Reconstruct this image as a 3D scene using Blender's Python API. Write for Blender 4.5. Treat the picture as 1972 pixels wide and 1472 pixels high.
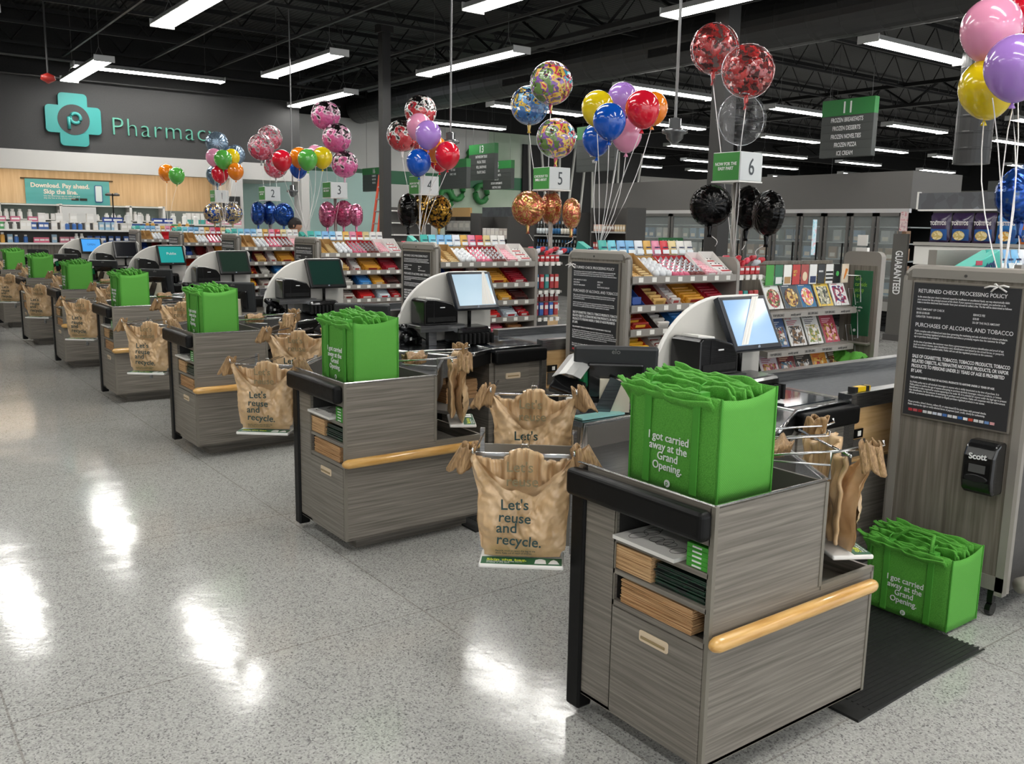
import bpy, bmesh, math, random
from mathutils import Vector, Matrix, noise
PI = math.pi
S = bpy.context.scene
for _o in list(bpy.data.objects): bpy.data.objects.remove(_o)
# ------------------------------------------------------------ camera
cam = bpy.data.cameras.new('camera'); camo = bpy.data.objects.new('camera', cam); S.collection.objects.link(camo)
cam.sensor_width = 36; cam.lens = 31.568; cam.clip_start = .05; cam.clip_end = 200
YA, PT, RL = .93281, -.170089, .0175136
_f = Vector((math.cos(YA)*math.cos(PT), math.sin(YA)*math.cos(PT), math.sin(PT)))
_r = Vector((math.sin(YA), -math.cos(YA), 0)); _u = _r.cross(_f)
_r2 = _r*math.cos(RL)+_u*math.sin(RL); _u2 = _u*math.cos(RL)-_r*math.sin(RL)
camo.matrix_world = Matrix(((_r2.x,_u2.x,-_f.x,-1.9165),(_r2.y,_u2.y,-_f.y,-1.61),(_r2.z,_u2.z,-_f.z,1.667),(0,0,0,1)))
S.camera = camo
# ------------------------------------------------------------ world (even fill light, let in by leaving out the wall behind the camera), exposure
w = bpy.data.worlds.new('World'); S.world = w; w.use_nodes = True
w.node_tree.nodes['Background'].inputs[0].default_value = (.92,.96,1,1); w.node_tree.nodes['Background'].inputs[1].default_value = 1.35
S.view_settings.view_transform = 'Standard'; S.view_settings.look = 'None'; S.view_settings.gamma = 1
S.view_settings.use_curve_mapping = False; S.view_settings.exposure = 0.45
LAMP = 17.0      # emission of the ceiling fixtures
R = random.Random(7)
# ------------------------------------------------------------ materials
def lin(h):
    h = h.lstrip('#'); v = [int(h[i:i+2],16)/255 for i in (0,2,4)]
    return tuple(x/12.92 if x <= .04045 else ((x+.055)/1.055)**2.4 for x in v)+(1,)
_M = {}
def mat(h, rough=.5, metal=0, name=None, coat=0, emit=0, trans=0, alpha=1, sub=0, bump=0, bscale=200):
    k = (h,rough,metal,coat,emit,trans,alpha,sub,bump,bscale)
    if k in _M: return _M[k]
    m = bpy.data.materials.new(name or 'surface'); m.use_nodes = True; b = m.node_tree.nodes['Principled BSDF']
    b.inputs['Base Color'].default_value = lin(h); b.inputs['Roughness'].default_value = rough; b.inputs['Metallic'].default_value = metal
    b.inputs['Coat Weight'].default_value = coat; b.inputs['Transmission Weight'].default_value = trans; b.inputs['Alpha'].default_value = alpha
    if sub: b.inputs['Subsurface Weight'].default_value = sub; b.inputs['Subsurface Radius'].default_value = (.03,.03,.03)
    if emit: b.inputs['Emission Color'].default_value = lin(h); b.inputs['Emission Strength'].default_value = emit
    nt = m.node_tree
    n = nt.nodes.new('ShaderNodeTexNoise'); n.inputs['Scale'].default_value = bscale if bump else 40
    tc = nt.nodes.new('ShaderNodeTexCoord'); nt.links.new(tc.outputs['Object'], n.inputs['Vector'])
    if bump:
        bp = nt.nodes.new('ShaderNodeBump'); bp.inputs['Strength'].default_value = bump; bp.inputs['Distance'].default_value = .01
        nt.links.new(n.outputs['Fac'], bp.inputs['Height']); nt.links.new(bp.outputs['Normal'], b.inputs['Normal'])
    elif rough > .02:
        mr = nt.nodes.new('ShaderNodeMapRange'); mr.inputs['To Min'].default_value = rough*.85; mr.inputs['To Max'].default_value = min(1,rough*1.15)
        nt.links.new(n.outputs['Fac'], mr.inputs['Value']); nt.links.new(mr.outputs['Result'], b.inputs['Roughness'])
    _M[k] = m
    return m
def pattern(name, cols, kind='noise', scale=(1,1,1), size=5, rough=.5, detail=3, metal=0, coat=0, bump=0, dist=0, alpha=None, pos=None, rnd=0):
    """colour ramp over a stretched noise / voronoi / wave in object space"""
    m = bpy.data.materials.new(name); m.use_nodes = True; nt = m.node_tree; b = nt.nodes['Principled BSDF']
    b.inputs['Roughness'].default_value = rough; b.inputs['Metallic'].default_value = metal; b.inputs['Coat Weight'].default_value = coat
    tc = nt.nodes.new('ShaderNodeTexCoord'); mp = nt.nodes.new('ShaderNodeMapping'); mp.inputs['Scale'].default_value = scale
    nt.links.new(tc.outputs['Object'], mp.inputs['Vector'])
    if kind == 'voronoi':
        t = nt.nodes.new('ShaderNodeTexVoronoi'); t.inputs['Scale'].default_value = size; out = t.outputs['Color']
    elif kind == 'wave':
        t = nt.nodes.new('ShaderNodeTexWave'); t.inputs['Scale'].default_value = size; t.inputs['Distortion'].default_value = dist; out = t.outputs['Fac']
    else:
        t = nt.nodes.new('ShaderNodeTexNoise'); t.inputs['Scale'].default_value = size; t.inputs['Detail'].default_value = detail; t.inputs['Distortion'].default_value = dist; out = t.outputs['Fac']
    nt.links.new(mp.outputs['Vector'], t.inputs['Vector'])
    cr = nt.nodes.new('ShaderNodeValToRGB'); nt.links.new(out, cr.inputs['Fac']); el = cr.color_ramp.elements
    n = len(cols)
    if kind != 'voronoi': lo, hi = .32, .68
    else: lo, hi = .1, .9
    ps = pos or [lo+(hi-lo)*i/(n-1) for i in range(n)]
    el[0].position = ps[0]; el[0].color = lin(cols[0]); el[1].position = ps[1]; el[1].color = lin(cols[1])
    for i in range(2,n):
        e = el.new(ps[i]); e.color = lin(cols[i])
    if kind == 'voronoi': cr.color_ramp.interpolation = 'CONSTANT'
    nt.links.new(cr.outputs['Color'], b.inputs['Base Color'])
    if bump:
        bp = nt.nodes.new('ShaderNodeBump'); bp.inputs['Strength'].default_value = bump; bp.inputs['Distance'].default_value = .01
        nt.links.new(out, bp.inputs['Height']); nt.links.new(bp.outputs['Normal'], b.inputs['Normal'])
    return m
WOOD_H = pattern('grey_laminate', ['#635e55','#726c63','#807a71','#8d877c'], scale=(1.0,1.0,46), size=2.2, rough=.42, detail=6, dist=.3)
WOOD_V = pattern('grey_laminate_upright', ['#5f584f','#6c655b','#79736a','#847d73'], scale=(26,26,.9), size=2.2, rough=.45, detail=6, dist=.3)
MAPLE = pattern('pale_maple', ['#b8925f','#c9a574','#d3b183'], scale=(1,1,14), size=3, rough=.4, detail=4)
MAPLE_V = pattern('pale_maple_upright', ['#cdb088','#d8bd96','#e0c8a3'], scale=(9,9,.6), size=2, rough=.5, detail=4)
BUMPWOOD = pattern('varnished_maple', ['#c08f48','#d3a45c','#dcb26e'], scale=(2,20,20), size=3, rough=.28, detail=3, coat=.5)
GREY = mat('#98938c', .45, .3, 'grey_metal'); GREYD = mat('#4c4a48', .5, .2, 'dark_grey_metal')
EDGE = mat('#7d786d', .45, .15, 'grey_edge')
STEEL = pattern('brushed_steel', ['#8e8f90','#a2a3a4','#b4b5b5'], scale=(1,30,30), size=8, rough=.28, metal=1, detail=2)
STEELD = pattern('dark_brushed_steel', ['#55585b','#666a6e','#75797d'], scale=(1,25,25), size=8, rough=.25, metal=1, detail=2)
CHROME = mat('#d8d8d8', .12, 1, 'chrome')
BLACK = mat('#0c0c0c', .45, 0, 'black_rubber'); BLACK.node_tree.nodes['Principled BSDF'].inputs['Specular IOR Level'].default_value = .22
BLACKG = mat('#0c0c0d', .22, 0, 'black_plastic', coat=.3); VOID = mat('#070707', .8, 0, 'shadow_black')
RUB = mat('#1b1b1b', .55, 0, 'ribbed_rubber')
WHITE = mat('#e6e4df', .45, 0, 'white_plastic'); PAPER = mat('#eeece6', .7, 0, 'paper'); INK = mat('#e9e9e9', .6, 0, 'white_lettering')
DKINK = mat('#23403f', .6, 0, 'dark_lettering'); BLK = mat('#202020', .6, 0, 'black_lettering')
CREAM = mat('#dcc9ad', .4, 0, 'cream_plastic')
GREEN = pattern('green_fabric', ['#46922a','#529f33','#5cab3c'], scale=(1,1,1), size=260, rough=.75, bump=.35)
GREENQ = None
def quilt():
    m = bpy.data.materials.new('quilted_green_fabric'); m.use_nodes = True; nt = m.node_tree; b = nt.nodes['Principled BSDF']
    b.inputs['Base Color'].default_value = lin('#59a83c'); b.inputs['Roughness'].default_value = .7
    tc = nt.nodes.new('ShaderNodeTexCoord'); s = nt.nodes.new('ShaderNodeSeparateXYZ'); nt.links.new(tc.outputs['Object'], s.inputs[0])
    def mth(op, a, bb):
        n = nt.nodes.new('ShaderNodeMath'); n.operation = op
        for i, v in enumerate((a,bb)):
            if v is None: continue
            if isinstance(v,(int,float)): n.inputs[i].default_value = v
            else: nt.links.new(v, n.inputs[i])
        return n.outputs[0]
    h = mth('ADD', s.outputs[0], s.outputs[1])
    a = mth('SINE', mth('MULTIPLY', mth('ADD', h, s.outputs[2]), 420), None); c = mth('SINE', mth('MULTIPLY', mth('SUBTRACT', h, s.outputs[2]), 420), None)
    hh = mth('MINIMUM', mth('ABSOLUTE', a, None), mth('ABSOLUTE', c, None))
    bp = nt.nodes.new('ShaderNodeBump'); bp.inputs['Strength'].default_value = .4; bp.inputs['Distance'].default_value = .003
    nt.links.new(hh, bp.inputs['Height']); nt.links.new(bp.outputs['Normal'], b.inputs['Normal'])
    return m
GREENQ = quilt(); GREEND = mat('#43942a', .7, 0, 'dark_green_webbing')
PLBAG = pattern('brown_plastic_film', ['#b8976c','#c9a87e','#d6b892'], size=9, rough=.3, detail=5, coat=.3, bump=.5, dist=.6)
PLBAG2 = pattern('brown_plastic_bundle', ['#7d6040','#9c7c56','#b39168'], scale=(40,40,4), size=3, rough=.38, detail=4, bump=.6, dist=.4)
KRAFT = pattern('kraft_paper_stack', ['#80603f','#b38a5e','#c69d71','#d0aa7d'], scale=(2,2,150), size=2.2, rough=.8, detail=3)
KRAFT2 = pattern('pale_kraft_stack', ['#94714b','#c8a275','#dab98c'], scale=(2,2,130), size=2.2, rough=.8, detail=3)
DKSTACK = pattern('dark_green_film_stack', ['#05080a','#0b1d15','#123b27','#0a1410'], scale=(4,4,60), size=3, rough=.25, detail=3)
SIGNG = mat('#2c7a3c', .5, 0, 'sign_green'); SIGNG2 = mat('#1d5e3c', .45, 0, 'dark_sign_green'); SIGND = mat('#454846', .5, 0, 'sign_charcoal')
FRZ = mat('#6a6865', .5, .2, 'case_grey')
# ------------------------------------------------------------ mesh building
class MB:
    def __init__(s): s.v = []; s.f = []; s.m = []
    def add(s, vs, fs, mi=0):
        n = len(s.v); s.v += [tuple(v) for v in vs]; s.f += [tuple(i+n for i in f) for f in fs]; s.m += [mi]*len(fs); return s
    def box(s, x0,y0,z0,x1,y1,z1, mi=0):
        x0,x1 = min(x0,x1),max(x0,x1); y0,y1 = min(y0,y1),max(y0,y1); z0,z1 = min(z0,z1),max(z0,z1)
        return s.add([(x0,y0,z0),(x1,y0,z0),(x1,y1,z0),(x0,y1,z0),(x0,y0,z1),(x1,y0,z1),(x1,y1,z1),(x0,y1,z1)],
                     [(0,3,2,1),(4,5,6,7),(0,1,5,4),(1,2,6,5),(2,3,7,6),(3,0,4,7)], mi)
    def prism(s, poly, z0, z1, mi=0):
        n = len(poly); a = sum(poly[i][0]*poly[(i+1)%n][1]-poly[(i+1)%n][0]*poly[i][1] for i in range(n))
        if a < 0: poly = poly[::-1]
        vs = [(x,y,z0) for x,y in poly]+[(x,y,z1) for x,y in poly]
        return s.add(vs, [tuple(range(n-1,-1,-1)), tuple(range(n,2*n))]+[(i,(i+1)%n,n+(i+1)%n,n+i) for i in range(n)], mi)
    def plate(s, poly, x0, x1, mi=0, axis='x'):
        """extruded outline in the y-z plane (axis x) or the x-z plane (axis y)"""
        n = len(poly)
        if axis == 'x': vs = [(x0,a,b) for a,b in poly]+[(x1,a,b) for a,b in poly]
        else: vs = [(a,x0,b) for a,b in poly]+[(a,x1,b) for a,b in poly]
        return s.add(vs, [tuple(range(n)), tuple(range(2*n-1,n-1,-1))]+[(i,n+i,n+(i+1)%n,(i+1)%n) for i in range(n)], mi)
    def tube(s, path, r, n=8, mi=0, closed=False):
        P = [Vector(p) for p in path]; rings = []
        for i,p in enumerate(P):
            d = (P[min(i+1,len(P)-1)]-P[max(i-1,0)]).normalized()
            a = d.cross(Vector((0,0,1)) if abs(d.z) < .9 else Vector((1,0,0))).normalized(); b = d.cross(a)
            rr = r[i] if isinstance(r,(list,tuple)) else r
            rings.append([p+a*rr*math.cos(2*PI*k/n)+b*rr*math.sin(2*PI*k/n) for k in range(n)])
        vs = [v for g in rings for v in g]; fs = []
        for i in range(len(P)-1):
            for k in range(n): fs.append((i*n+k,i*n+(k+1)%n,(i+1)*n+(k+1)%n,(i+1)*n+k))
        fs += [tuple(range(n-1,-1,-1)), tuple(range((len(P)-1)*n,len(P)*n))]
        return s.add(vs, fs, mi)
    def lathe(s, prof, c=(0,0,0), n=16, mi=0):
        vs = []; fs = []
        for r,z in prof:
            for k in range(n): vs.append((c[0]+r*math.cos(2*PI*k/n), c[1]+r*math.sin(2*PI*k/n), c[2]+z))
        for i in range(len(prof)-1):
            for k in range(n): fs.append((i*n+k,i*n+(k+1)%n,(i+1)*n+(k+1)%n,(i+1)*n+k))
        fs += [tuple(range(n-1,-1,-1)), tuple(range((len(prof)-1)*n,len(prof)*n))]
        return s.add(vs, fs, mi)
    def grid(s, fn, nu, nv, mi=0):
        vs = [fn(i/nu,j/nv) for j in range(nv+1) for i in range(nu+1)]
        return s.add(vs, [(j*(nu+1)+i,j*(nu+1)+i+1,(j+1)*(nu+1)+i+1,(j+1)*(nu+1)+i) for j in range(nv) for i in range(nu)], mi)
    def xf(s, M):
        s.v = [tuple(M@Vector(v)) for v in s.v]; return s
    def build(s, name, m, parent=None, bevel=0, smooth=False, seg=2, solid=0, subd=0, **tags):
        me = bpy.data.meshes.new(name); me.from_pydata(s.v, [], s.f)
        for x in (m if isinstance(m,(list,tuple)) else [m]): me.materials.append(x)
        me.polygons.foreach_set('material_index', s.m)
        if smooth: me.polygons.foreach_set('use_smooth', [True]*len(s.f))
        me.validate(); me.update()
        o = bpy.data.objects.new(name, me); S.collection.objects.link(o)
        if parent: reg(o, parent)
        if solid: md = o.modifiers.new('solid','SOLIDIFY'); md.thickness = solid
        if bevel: md = o.modifiers.new('bevel','BEVEL'); md.width = bevel; md.segments = seg; md.limit_method = 'ANGLE'
        if subd: md = o.modifiers.new('sub','SUBSURF'); md.levels = subd; md.render_levels = subd
        for k,v in tags.items(): o[k] = v
        return o
def box(*a): return MB().box(*a)
def thing(name, label, cat, loc=(0,0,0), rz=0, group=None):
    o = bpy.data.objects.new(name, None); S.collection.objects.link(o); o.location = loc; o.rotation_euler = (0,0,rz); o.empty_display_size = .05
    return tag(o, label, cat, group)
def tag(o, label, cat, group=None):
    o['label'] = label; o['category'] = cat
    if group: o['group'] = group
    return o
def struct(o): o['kind'] = 'structure'; return o
_K = {}
def reg(o, p):
    o.parent = p; _K.setdefault(p.name, []).append(o)
def kids(o): return _K.get(o.name, ())
def rem(o):
    for ch in _K.pop(o.name, ()): rem(ch)
    bpy.data.objects.remove(o)
def dup(o, off=(0,0,0), label=None, group=None, parent=None):
    c = o.copy(); S.collection.objects.link(c)
    if parent: reg(c, parent)
    else: c.location = Vector(o.location)+Vector(off)
    if label: c['label'] = label
    if group: c['group'] = group
    for ch in kids(o): dup(ch, parent=c)
    return c
AX = {'-x': Matrix(((0,0,-1),(-1,0,0),(0,1,0))), '-y': Matrix(((1,0,0),(0,0,-1),(0,1,0))), '+z': Matrix.Identity(3)}
_T = {}
def txt(body, size, m, parent, loc, ax='-x', align='LEFT', bold=0, name='lettering', space=1.0, xs=1.0, line=1.0, ext=.0006, spin=0):
    k = (body,size,m.name,align,bold,space,line,ext)
    if k not in _T:
        cu = bpy.data.curves.new('lettering','FONT'); cu.body = body; cu.size = size; cu.align_x = align; cu.offset = bold*size; cu.extrude = ext
        cu.space_character = space; cu.space_line = line; cu.resolution_u = 3; cu.materials.append(m)
        t = bpy.data.objects.new('lettering', cu); S.collection.objects.link(t); dg = bpy.context.evaluated_depsgraph_get()
        me = bpy.data.meshes.new_from_object(t.evaluated_get(dg)); me.name = 'lettering'
        bpy.data.objects.remove(t); _T[k] = me
    o = bpy.data.objects.new(name, _T[k]); S.collection.objects.link(o)
    if parent: reg(o, parent)
    A = ax if isinstance(ax, Matrix) else AX[ax]
    o.matrix_local = Matrix.Translation(loc) @ (A @ Matrix.Rotation(spin,3,'Z')).to_4x4() @ Matrix.Diagonal((xs,1,1,1))
    return o
P = 2.357
LN = {0:6,1:5,2:4,3:3,4:2,5:1}
NW = {1:'one',2:'two',3:'three',4:'four',5:'five',6:'six'}
CK = ['the nearest checkout','the second nearest checkout','the third nearest checkout','the middle checkout','the third farthest checkout','the second farthest checkout','the farthest checkout']
# ============================================================ ROOM
def floor_mat():
    m = bpy.data.materials.new('polished_terrazzo'); m.use_nodes = True; nt = m.node_tree; b = nt.nodes['Principled BSDF']; L = nt.links.new
    tc = nt.nodes.new('ShaderNodeTexCoord')
    v = nt.nodes.new('ShaderNodeTexVoronoi'); v.inputs['Scale'].default_value = 170; L(tc.outputs['Object'], v.inputs['Vector'])
    cr = nt.nodes.new('ShaderNodeValToRGB'); L(v.outputs['Color'], cr.inputs['Fac']); e = cr.color_ramp.elements
    e[0].position = 0; e[0].color = lin('#6a6967'); e[1].position = .2; e[1].color = lin('#929190')
    for p,c in ((.3,'#aaaaa6'),(.55,'#b8b8b4'),(.8,'#c5c5c1')): q = e.new(p); q.color = lin(c)
    n = nt.nodes.new('ShaderNodeTexNoise'); n.inputs['Scale'].default_value = 1.3; n.inputs['Detail'].default_value = 5; L(tc.outputs['Object'], n.inputs['Vector'])
    mr = nt.nodes.new('ShaderNodeMapRange'); mr.inputs['To Min'].default_value = .8; mr.inputs['To Max'].default_value = 1.0; L(n.outputs['Fac'], mr.inputs['Value'])
    br = nt.nodes.new('ShaderNodeTexBrick'); br.inputs['Scale'].default_value = 1; br.inputs['Mortar Size'].default_value = .004; br.inputs['Brick Width'].default_value = 1.6; br.inputs['Row Height'].default_value = 1.6; br.offset = 0
    br.inputs['Color1'].default_value = br.inputs['Color2'].default_value = (1,1,1,1); br.inputs['Mortar'].default_value = (.72,.7,.68,1); L(tc.outputs['Object'], br.inputs['Vector'])
    m1 = nt.nodes.new('ShaderNodeMix'); m1.data_type = 'RGBA'; m1.blend_type = 'MULTIPLY'; m1.inputs[0].default_value = 1; L(cr.outputs['Color'], m1.inputs[6]); L(br.outputs['Color'], m1.inputs[7])
    m2 = nt.nodes.new('ShaderNodeMix'); m2.data_type = 'RGBA'; m2.blend_type = 'MULTIPLY'; m2.inputs[0].default_value = 1; L(m1.outputs[2], m2.inputs[6]); L(mr.outputs['Result'], m2.inputs[7])
    L(m2.outputs[2], b.inputs['Base Color'])
    b.inputs['Roughness'].default_value = .13; b.inputs['Specular IOR Level'].default_value = .62
    n2 = nt.nodes.new('ShaderNodeTexNoise'); n2.inputs['Scale'].default_value = 26; n2.inputs['Detail'].default_value = 4; L(tc.outputs['Object'], n2.inputs['Vector'])
    n3 = nt.nodes.new('ShaderNodeTexNoise'); n3.inputs['Scale'].default_value = 1.6; n3.inputs['Detail'].default_value = 2; L(tc.outputs['Object'], n3.inputs['Vector'])
    b1 = nt.nodes.new('ShaderNodeBump'); b1.inputs['Strength'].default_value = .30; b1.inputs['Distance'].default_value = .0012; L(n2.outputs['Fac'], b1.inputs['Height'])
    b2 = nt.nodes.new('ShaderNodeBump'); b2.inputs['Strength'].default_value = .5; b2.inputs['Distance'].default_value = .012; L(n3.outputs['Fac'], b2.inputs['Height']); L(b1.outputs['Normal'], b2.inputs['Normal'])
    L(b2.outputs['Normal'], b.inputs['Normal'])
    return m
struct(box(-14,-12,-.1,46,34,0).build('floor', floor_mat()))
CEIL = pattern('dark_metal_deck', ['#0b0b0b','#1b1b1b','#303030'], kind='wave', scale=(1,0,0), size=3.2, rough=.6, bump=.5)
struct(box(-14,-12,5.75,46,34,5.85).build('ceiling', CEIL))
WALLD = mat('#3e3e3e', .8, 0, 'charcoal_paint'); WALLDD = mat('#161616', .8, 0, 'black_paint'); WALLG = mat('#a8a6a1', .8, 0, 'grey_paint'); WALLW = mat('#c2c1be', .7, 0, 'white_paint'); TEAL = mat('#b4d3cd', .7, 0, 'pale_teal_paint')
JB = mat('#191919', .6, .3, 'black_steel'); JG = mat('#4a4a4a', .5, .5, 'galvanised_rail')
# pharmacy bulkhead: charcoal fascia, white band below, maple back wall in the recess
struct(box(-14,19,3.04,7.0,19.25,4.47).build('wall_pharmacy_fascia', WALLD))
struct(box(-14,19.05,4.47,46,19.3,5.75).build('wall_pharmacy_upper', WALLDD)) if False else struct(box(-14,19.1,4.47,7.0,19.3,5.75).build('wall_pharmacy_upper', WALLDD))
struct(box(-14,18.97,2.66,7.0,19.25,3.04).build('trim_1', WALLW))
struct(box(-14,20.2,0,5.3,20.4,2.75).build('wall_pharmacy_back', MAPLE_V))
struct(box(-14,19.25,2.72,5.3,20.3,2.76).build('ceiling_pharmacy', WALLW))
t = box(5.28,18.9,0,5.55,20.4,2.9); struct(t.build('trim_2', WALLW))
struct(box(6.95,18.85,0,7.15,19.3,3.2).build('trim_3', WALLW))
struct(box(5.5,21.6,0,10.8,21.8,3.1).build('wall_consultation', TEAL))
struct(box(5.5,19.25,2.68,7.0,21.7,2.76).build('ceiling_consultation', WALLW))
# far wall beyond the pharmacy with a green stripe
W2 = pattern('wall_wash_green', ['#8fa48d','#a9b8a4','#c3c9bf'], size=.45, rough=.85)
struct(box(7.0,22.0,0,20,22.2,4.6).build('wall_back_left', W2)); struct(box(7.0,21.97,2.86,20,22.0,3.24).build('trim_4', SIGNG2))
struct(box(7.0,21.96,3.24,14.5,22.0,4.6).build('trim_5', WALLW)); struct(box(7.0,21.96,0,12.6,22.0,2.86).build('trim_6', WALLW))
struct(box(7.0,22.05,4.6,46,22.25,5.75).build('wall_back_upper', WALLDD))
struct(box(20,30,0,46,30.2,4.2).build('wall_back_right', WALLG)); struct(box(20,30.05,4.2,46,30.3,5.75).build('wall_back_right_upper', WALLDD))
struct(box(44,-12,0,44.2,34,3.9).build('wall_right', WALLG)); struct(box(44.05,-12,3.9,44.3,34,5.75).build('wall_right_upper', WALLDD))
struct(box(-14.2,-12,0,-14,34,5.75).build('wall_left', WALLG))
# wall graphic: slanting pale trunks on black beyond the freezers
b = MB()
for i in range(9): x = 16.2+i*.55; b.tube([(x+R.uniform(-.2,.2),21.9,2.0),(x+R.uniform(-.3,.5),21.9,4.3)], .05, 5)
g = thing('wall_mural', 'black wall mural with slanting pale tree trunks above the freezer cases', 'mural', (0,0,0))
box(15.8,21.9,2.0,21.0,21.95,4.3).build('panel', WALLDD, g); b.build('trunks', mat('#b9b8b2'), g)
b = MB()
for x,z in ((13.6,3.3),(13.9,3.75),(14.2,2.7),(14.5,3.4),(13.3,2.75),(12.9,2.5)):
    b.tube([(x+.22*math.cos(a*PI/6),21.9,z+.26*math.sin(a*PI/6)) for a in range(13)], .09, 6)
tag(b.build('wall_mural', SIGNG, smooth=True), 'wall artwork of green rings hanging between the aisle signs', 'mural')
# structural columns
def col(n, x, y, s): 
    b = box(x-s/2,y-s/2,0,x+s/2,y+s/2,5.3); b.box(x-s*.75,y-s*.75,5.2,x+s*.75,y+s*.75,5.35); struct(b.build(n, mat('#2e2d2c', .5, 0, 'charcoal_column')))
col('column_1', 6.54, 13.98, .17); col('column_2', 7.68, 6.72, .23); col('column_3', 24, 9.5, .3)
# roof joists and girders
for i in range(17):
    y = -4+i*2.05; b = MB(); b.box(-12,y-.03,5.62,44,y+.03,5.7); b.box(-12,y-.025,4.98,44,y+.025,5.03)
    n = 56
    for k in range(n):
        x = -12+k*1.0; b.tube([(x,y,5.03),(x+.5,y,5.65),(x+1,y,5.03)], .014, 4)
    struct(b.build('trim_%d' % (20+i), JB))
for i,x in enumerate((-3.2,7.4,18,28.5)):
    b = MB(); b.box(x-.08,-10,5.0,x+.08,34,5.08); b.box(x-.08,-10,4.55,x+.08,34,4.62)
    for k in range(30): b.tube([(x,-8+k*1.4,4.6),(x,-7.3+k*1.4,5.05),(x,-6.6+k*1.4,4.6)], .03, 4)
    struct(b.build('trim_%d' % (40+i), JB))
for i,x in enumerate((.05,1.94,3.4,4.74,6.8,8.7)):
    struct(box(x-.02,-8,4.86,x+.02,18.8,4.9).build('trim_%d' % (50+i), JG))
struct(MB().tube([(-14,18.6,4.78),(8,18.6,4.78)], .035, 8).build('trim_60', JG, smooth=True))
struct(MB().tube([(-14,18.9,4.47),(8,18.9,4.47)], .02, 8).build('trim_61', JG, smooth=True))
# air ducts
def ribbed(p0, p1, r, step, n=28):
    p0, p1 = Vector(p0), Vector(p1); L = (p1-p0).length; k = int(L/step); path = []; rr = []
    for i in range(k+1):
        for d,q in ((0,r),(.82,r),(.9,r*1.012),(.98,r*1.012)):
            tt = (i+d)/(k+1); path.append(p0.lerp(p1,tt)); rr.append(q)
    return MB().tube(path, rr, n)
t = thing('air_duct', 'big black spiral air duct running along under the ceiling', 'duct')
DUCT = mat('#3c3c3c', .38, .5, 'black_duct')
d = ribbed((9.94,-4,4.85),(9.94,21.7,4.85),.40,.55).build('duct_pipe', DUCT, t, smooth=False)
for y in (8.6,12.9): MB().box(9.56,y,4.6,9.6,y+1.5,4.9).build('grille', VOID, t)
t = thing('air_duct', 'upright spiral duct dropping from the ceiling behind the yellow balloon', 'duct')
ribbed((12.1,5.6,2.75),(12.1,5.6,5.6),.26,.25).build('duct_pipe', DUCT, t)
# ============================================================ CEILING FIXTURES
HOUS = mat('#c9c9c7', .4, .3, 'fixture_housing'); EM = mat('#fffdf8', .4, 0, 'lit_diffuser', emit=LAMP)
def fixture(L, label, x, y, z, rz):
    t = thing('strip_light', label, 'ceiling light', (x,y,z), rz, 'strip lights hung from the ceiling')
    w = .15
    b = MB(); b.plate([(-w-.02,.03),(w+.02,.03),(w-.03,.11),(-w+.03,.11)], 0, L, axis='x'); b.box(-.02,-w-.02,.0,0,w+.02,.11); b.box(L,-w-.02,.0,L+.02,w+.02,.11)
    b.build('housing', HOUS, t, bevel=.006)
    for a in (-1,1):
        MB().plate([(a*.012,0),(a*w,.028),(a*w,.034),(a*.012,.03)], .015, L-.015, axis='x').build('diffuser', EM, t)
    for q in (.35, L-.35):
        MB().tube([(q,-.09,.1),(q,0,.3),(q,0,5.72-z)],.004,4).tube([(q,.09,.1),(q,0,.3)],.004,4).build('cable', mat('#777777',.5,.5,'cable'), t)
    return t
def desc(x, y, along):
    return 'row'
LY = [(1.94,[-8.5,-2.4,3.1,9.0,15.4]),(4.74,[-6.6,-.6,5.4,12.16]),(6.8,[-1.8,4.0,10.05,15.9]),(-.15,[-9,-3,3.2,12.4]),(-3.2,[-9.5,-3.6,2,10]),(-6.2,[-7.5,-1.5,4.5])]  # starts behind the camera are unseen lights, added to brighten sides facing it
first = None; nm = 0
def fix(L, x, y, z, rz, lab):
    global first
    if first is None or abs(first[1]-L) > .01: first = (fixture(L, lab, x, y, z, rz), L); return first[0]
    o = dup(first[0], label=lab); o.location = (x,y,z); o.rotation_euler = (0,0,rz); return o
ordn = ['nearest','second','third','fourth','fifth','sixth','seventh','eighth']
lanes = {1.94:'above the open floor left of the checkouts',4.74:'in the row above the bagging counters',6.8:'in the row before the big duct',-.15:'in the row at the far left of the ceiling',-3.2:'out over the unseen floor at far left',-6.2:'in the unseen row past the left edge'}
for x,ys in LY:
    for i,y in enumerate(ys): fix(2.92, x, y, 4.33, PI/2, 'long strip light, %s one %s' % (ordn[i], lanes[x]))
fix(2.92, 2.0, 18.2, 4.6, 0, 'long strip light hung crosswise in front of the pharmacy fascia')
XS = {6.15:[10.0,14.7,19.3,24.3,29],11.5:[10.2,14.7,19.3,24.5,29],15.45:[10.0,14.3,19.4,24.2,28.6,34],19.3:[10.5,15,19.6,24.1,28.9,34.6],23.05:[10.1,15,20.6,24.4,28.7,34.6],26.9:[20.0,24.4,28.8,34.6],8.9:[20.2,25,30],2.2:[10,14.7,19.3,24,29],-1.8:[10,15,20]}
rown = {6.15:'in the row over the chips shelf',11.5:'in the row behind the aisle 11 sign',15.45:'in the middle row over the grocery aisles',19.3:'in the fourth row over the grocery aisles',23.05:'in the second last row over the aisles',26.9:'in the last row by the back wall',8.9:'in the short row over the right-hand aisles',2.2:'in the row right of the chips shelf',-1.8:'in the row outside the view at right'}
for y,xs in XS.items():
    for i,x in enumerate(xs): fix(2.6, x, y, 4.33, 0, 'strip light hung crosswise, %s one %s' % (ordn[i], rown[y]))
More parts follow.
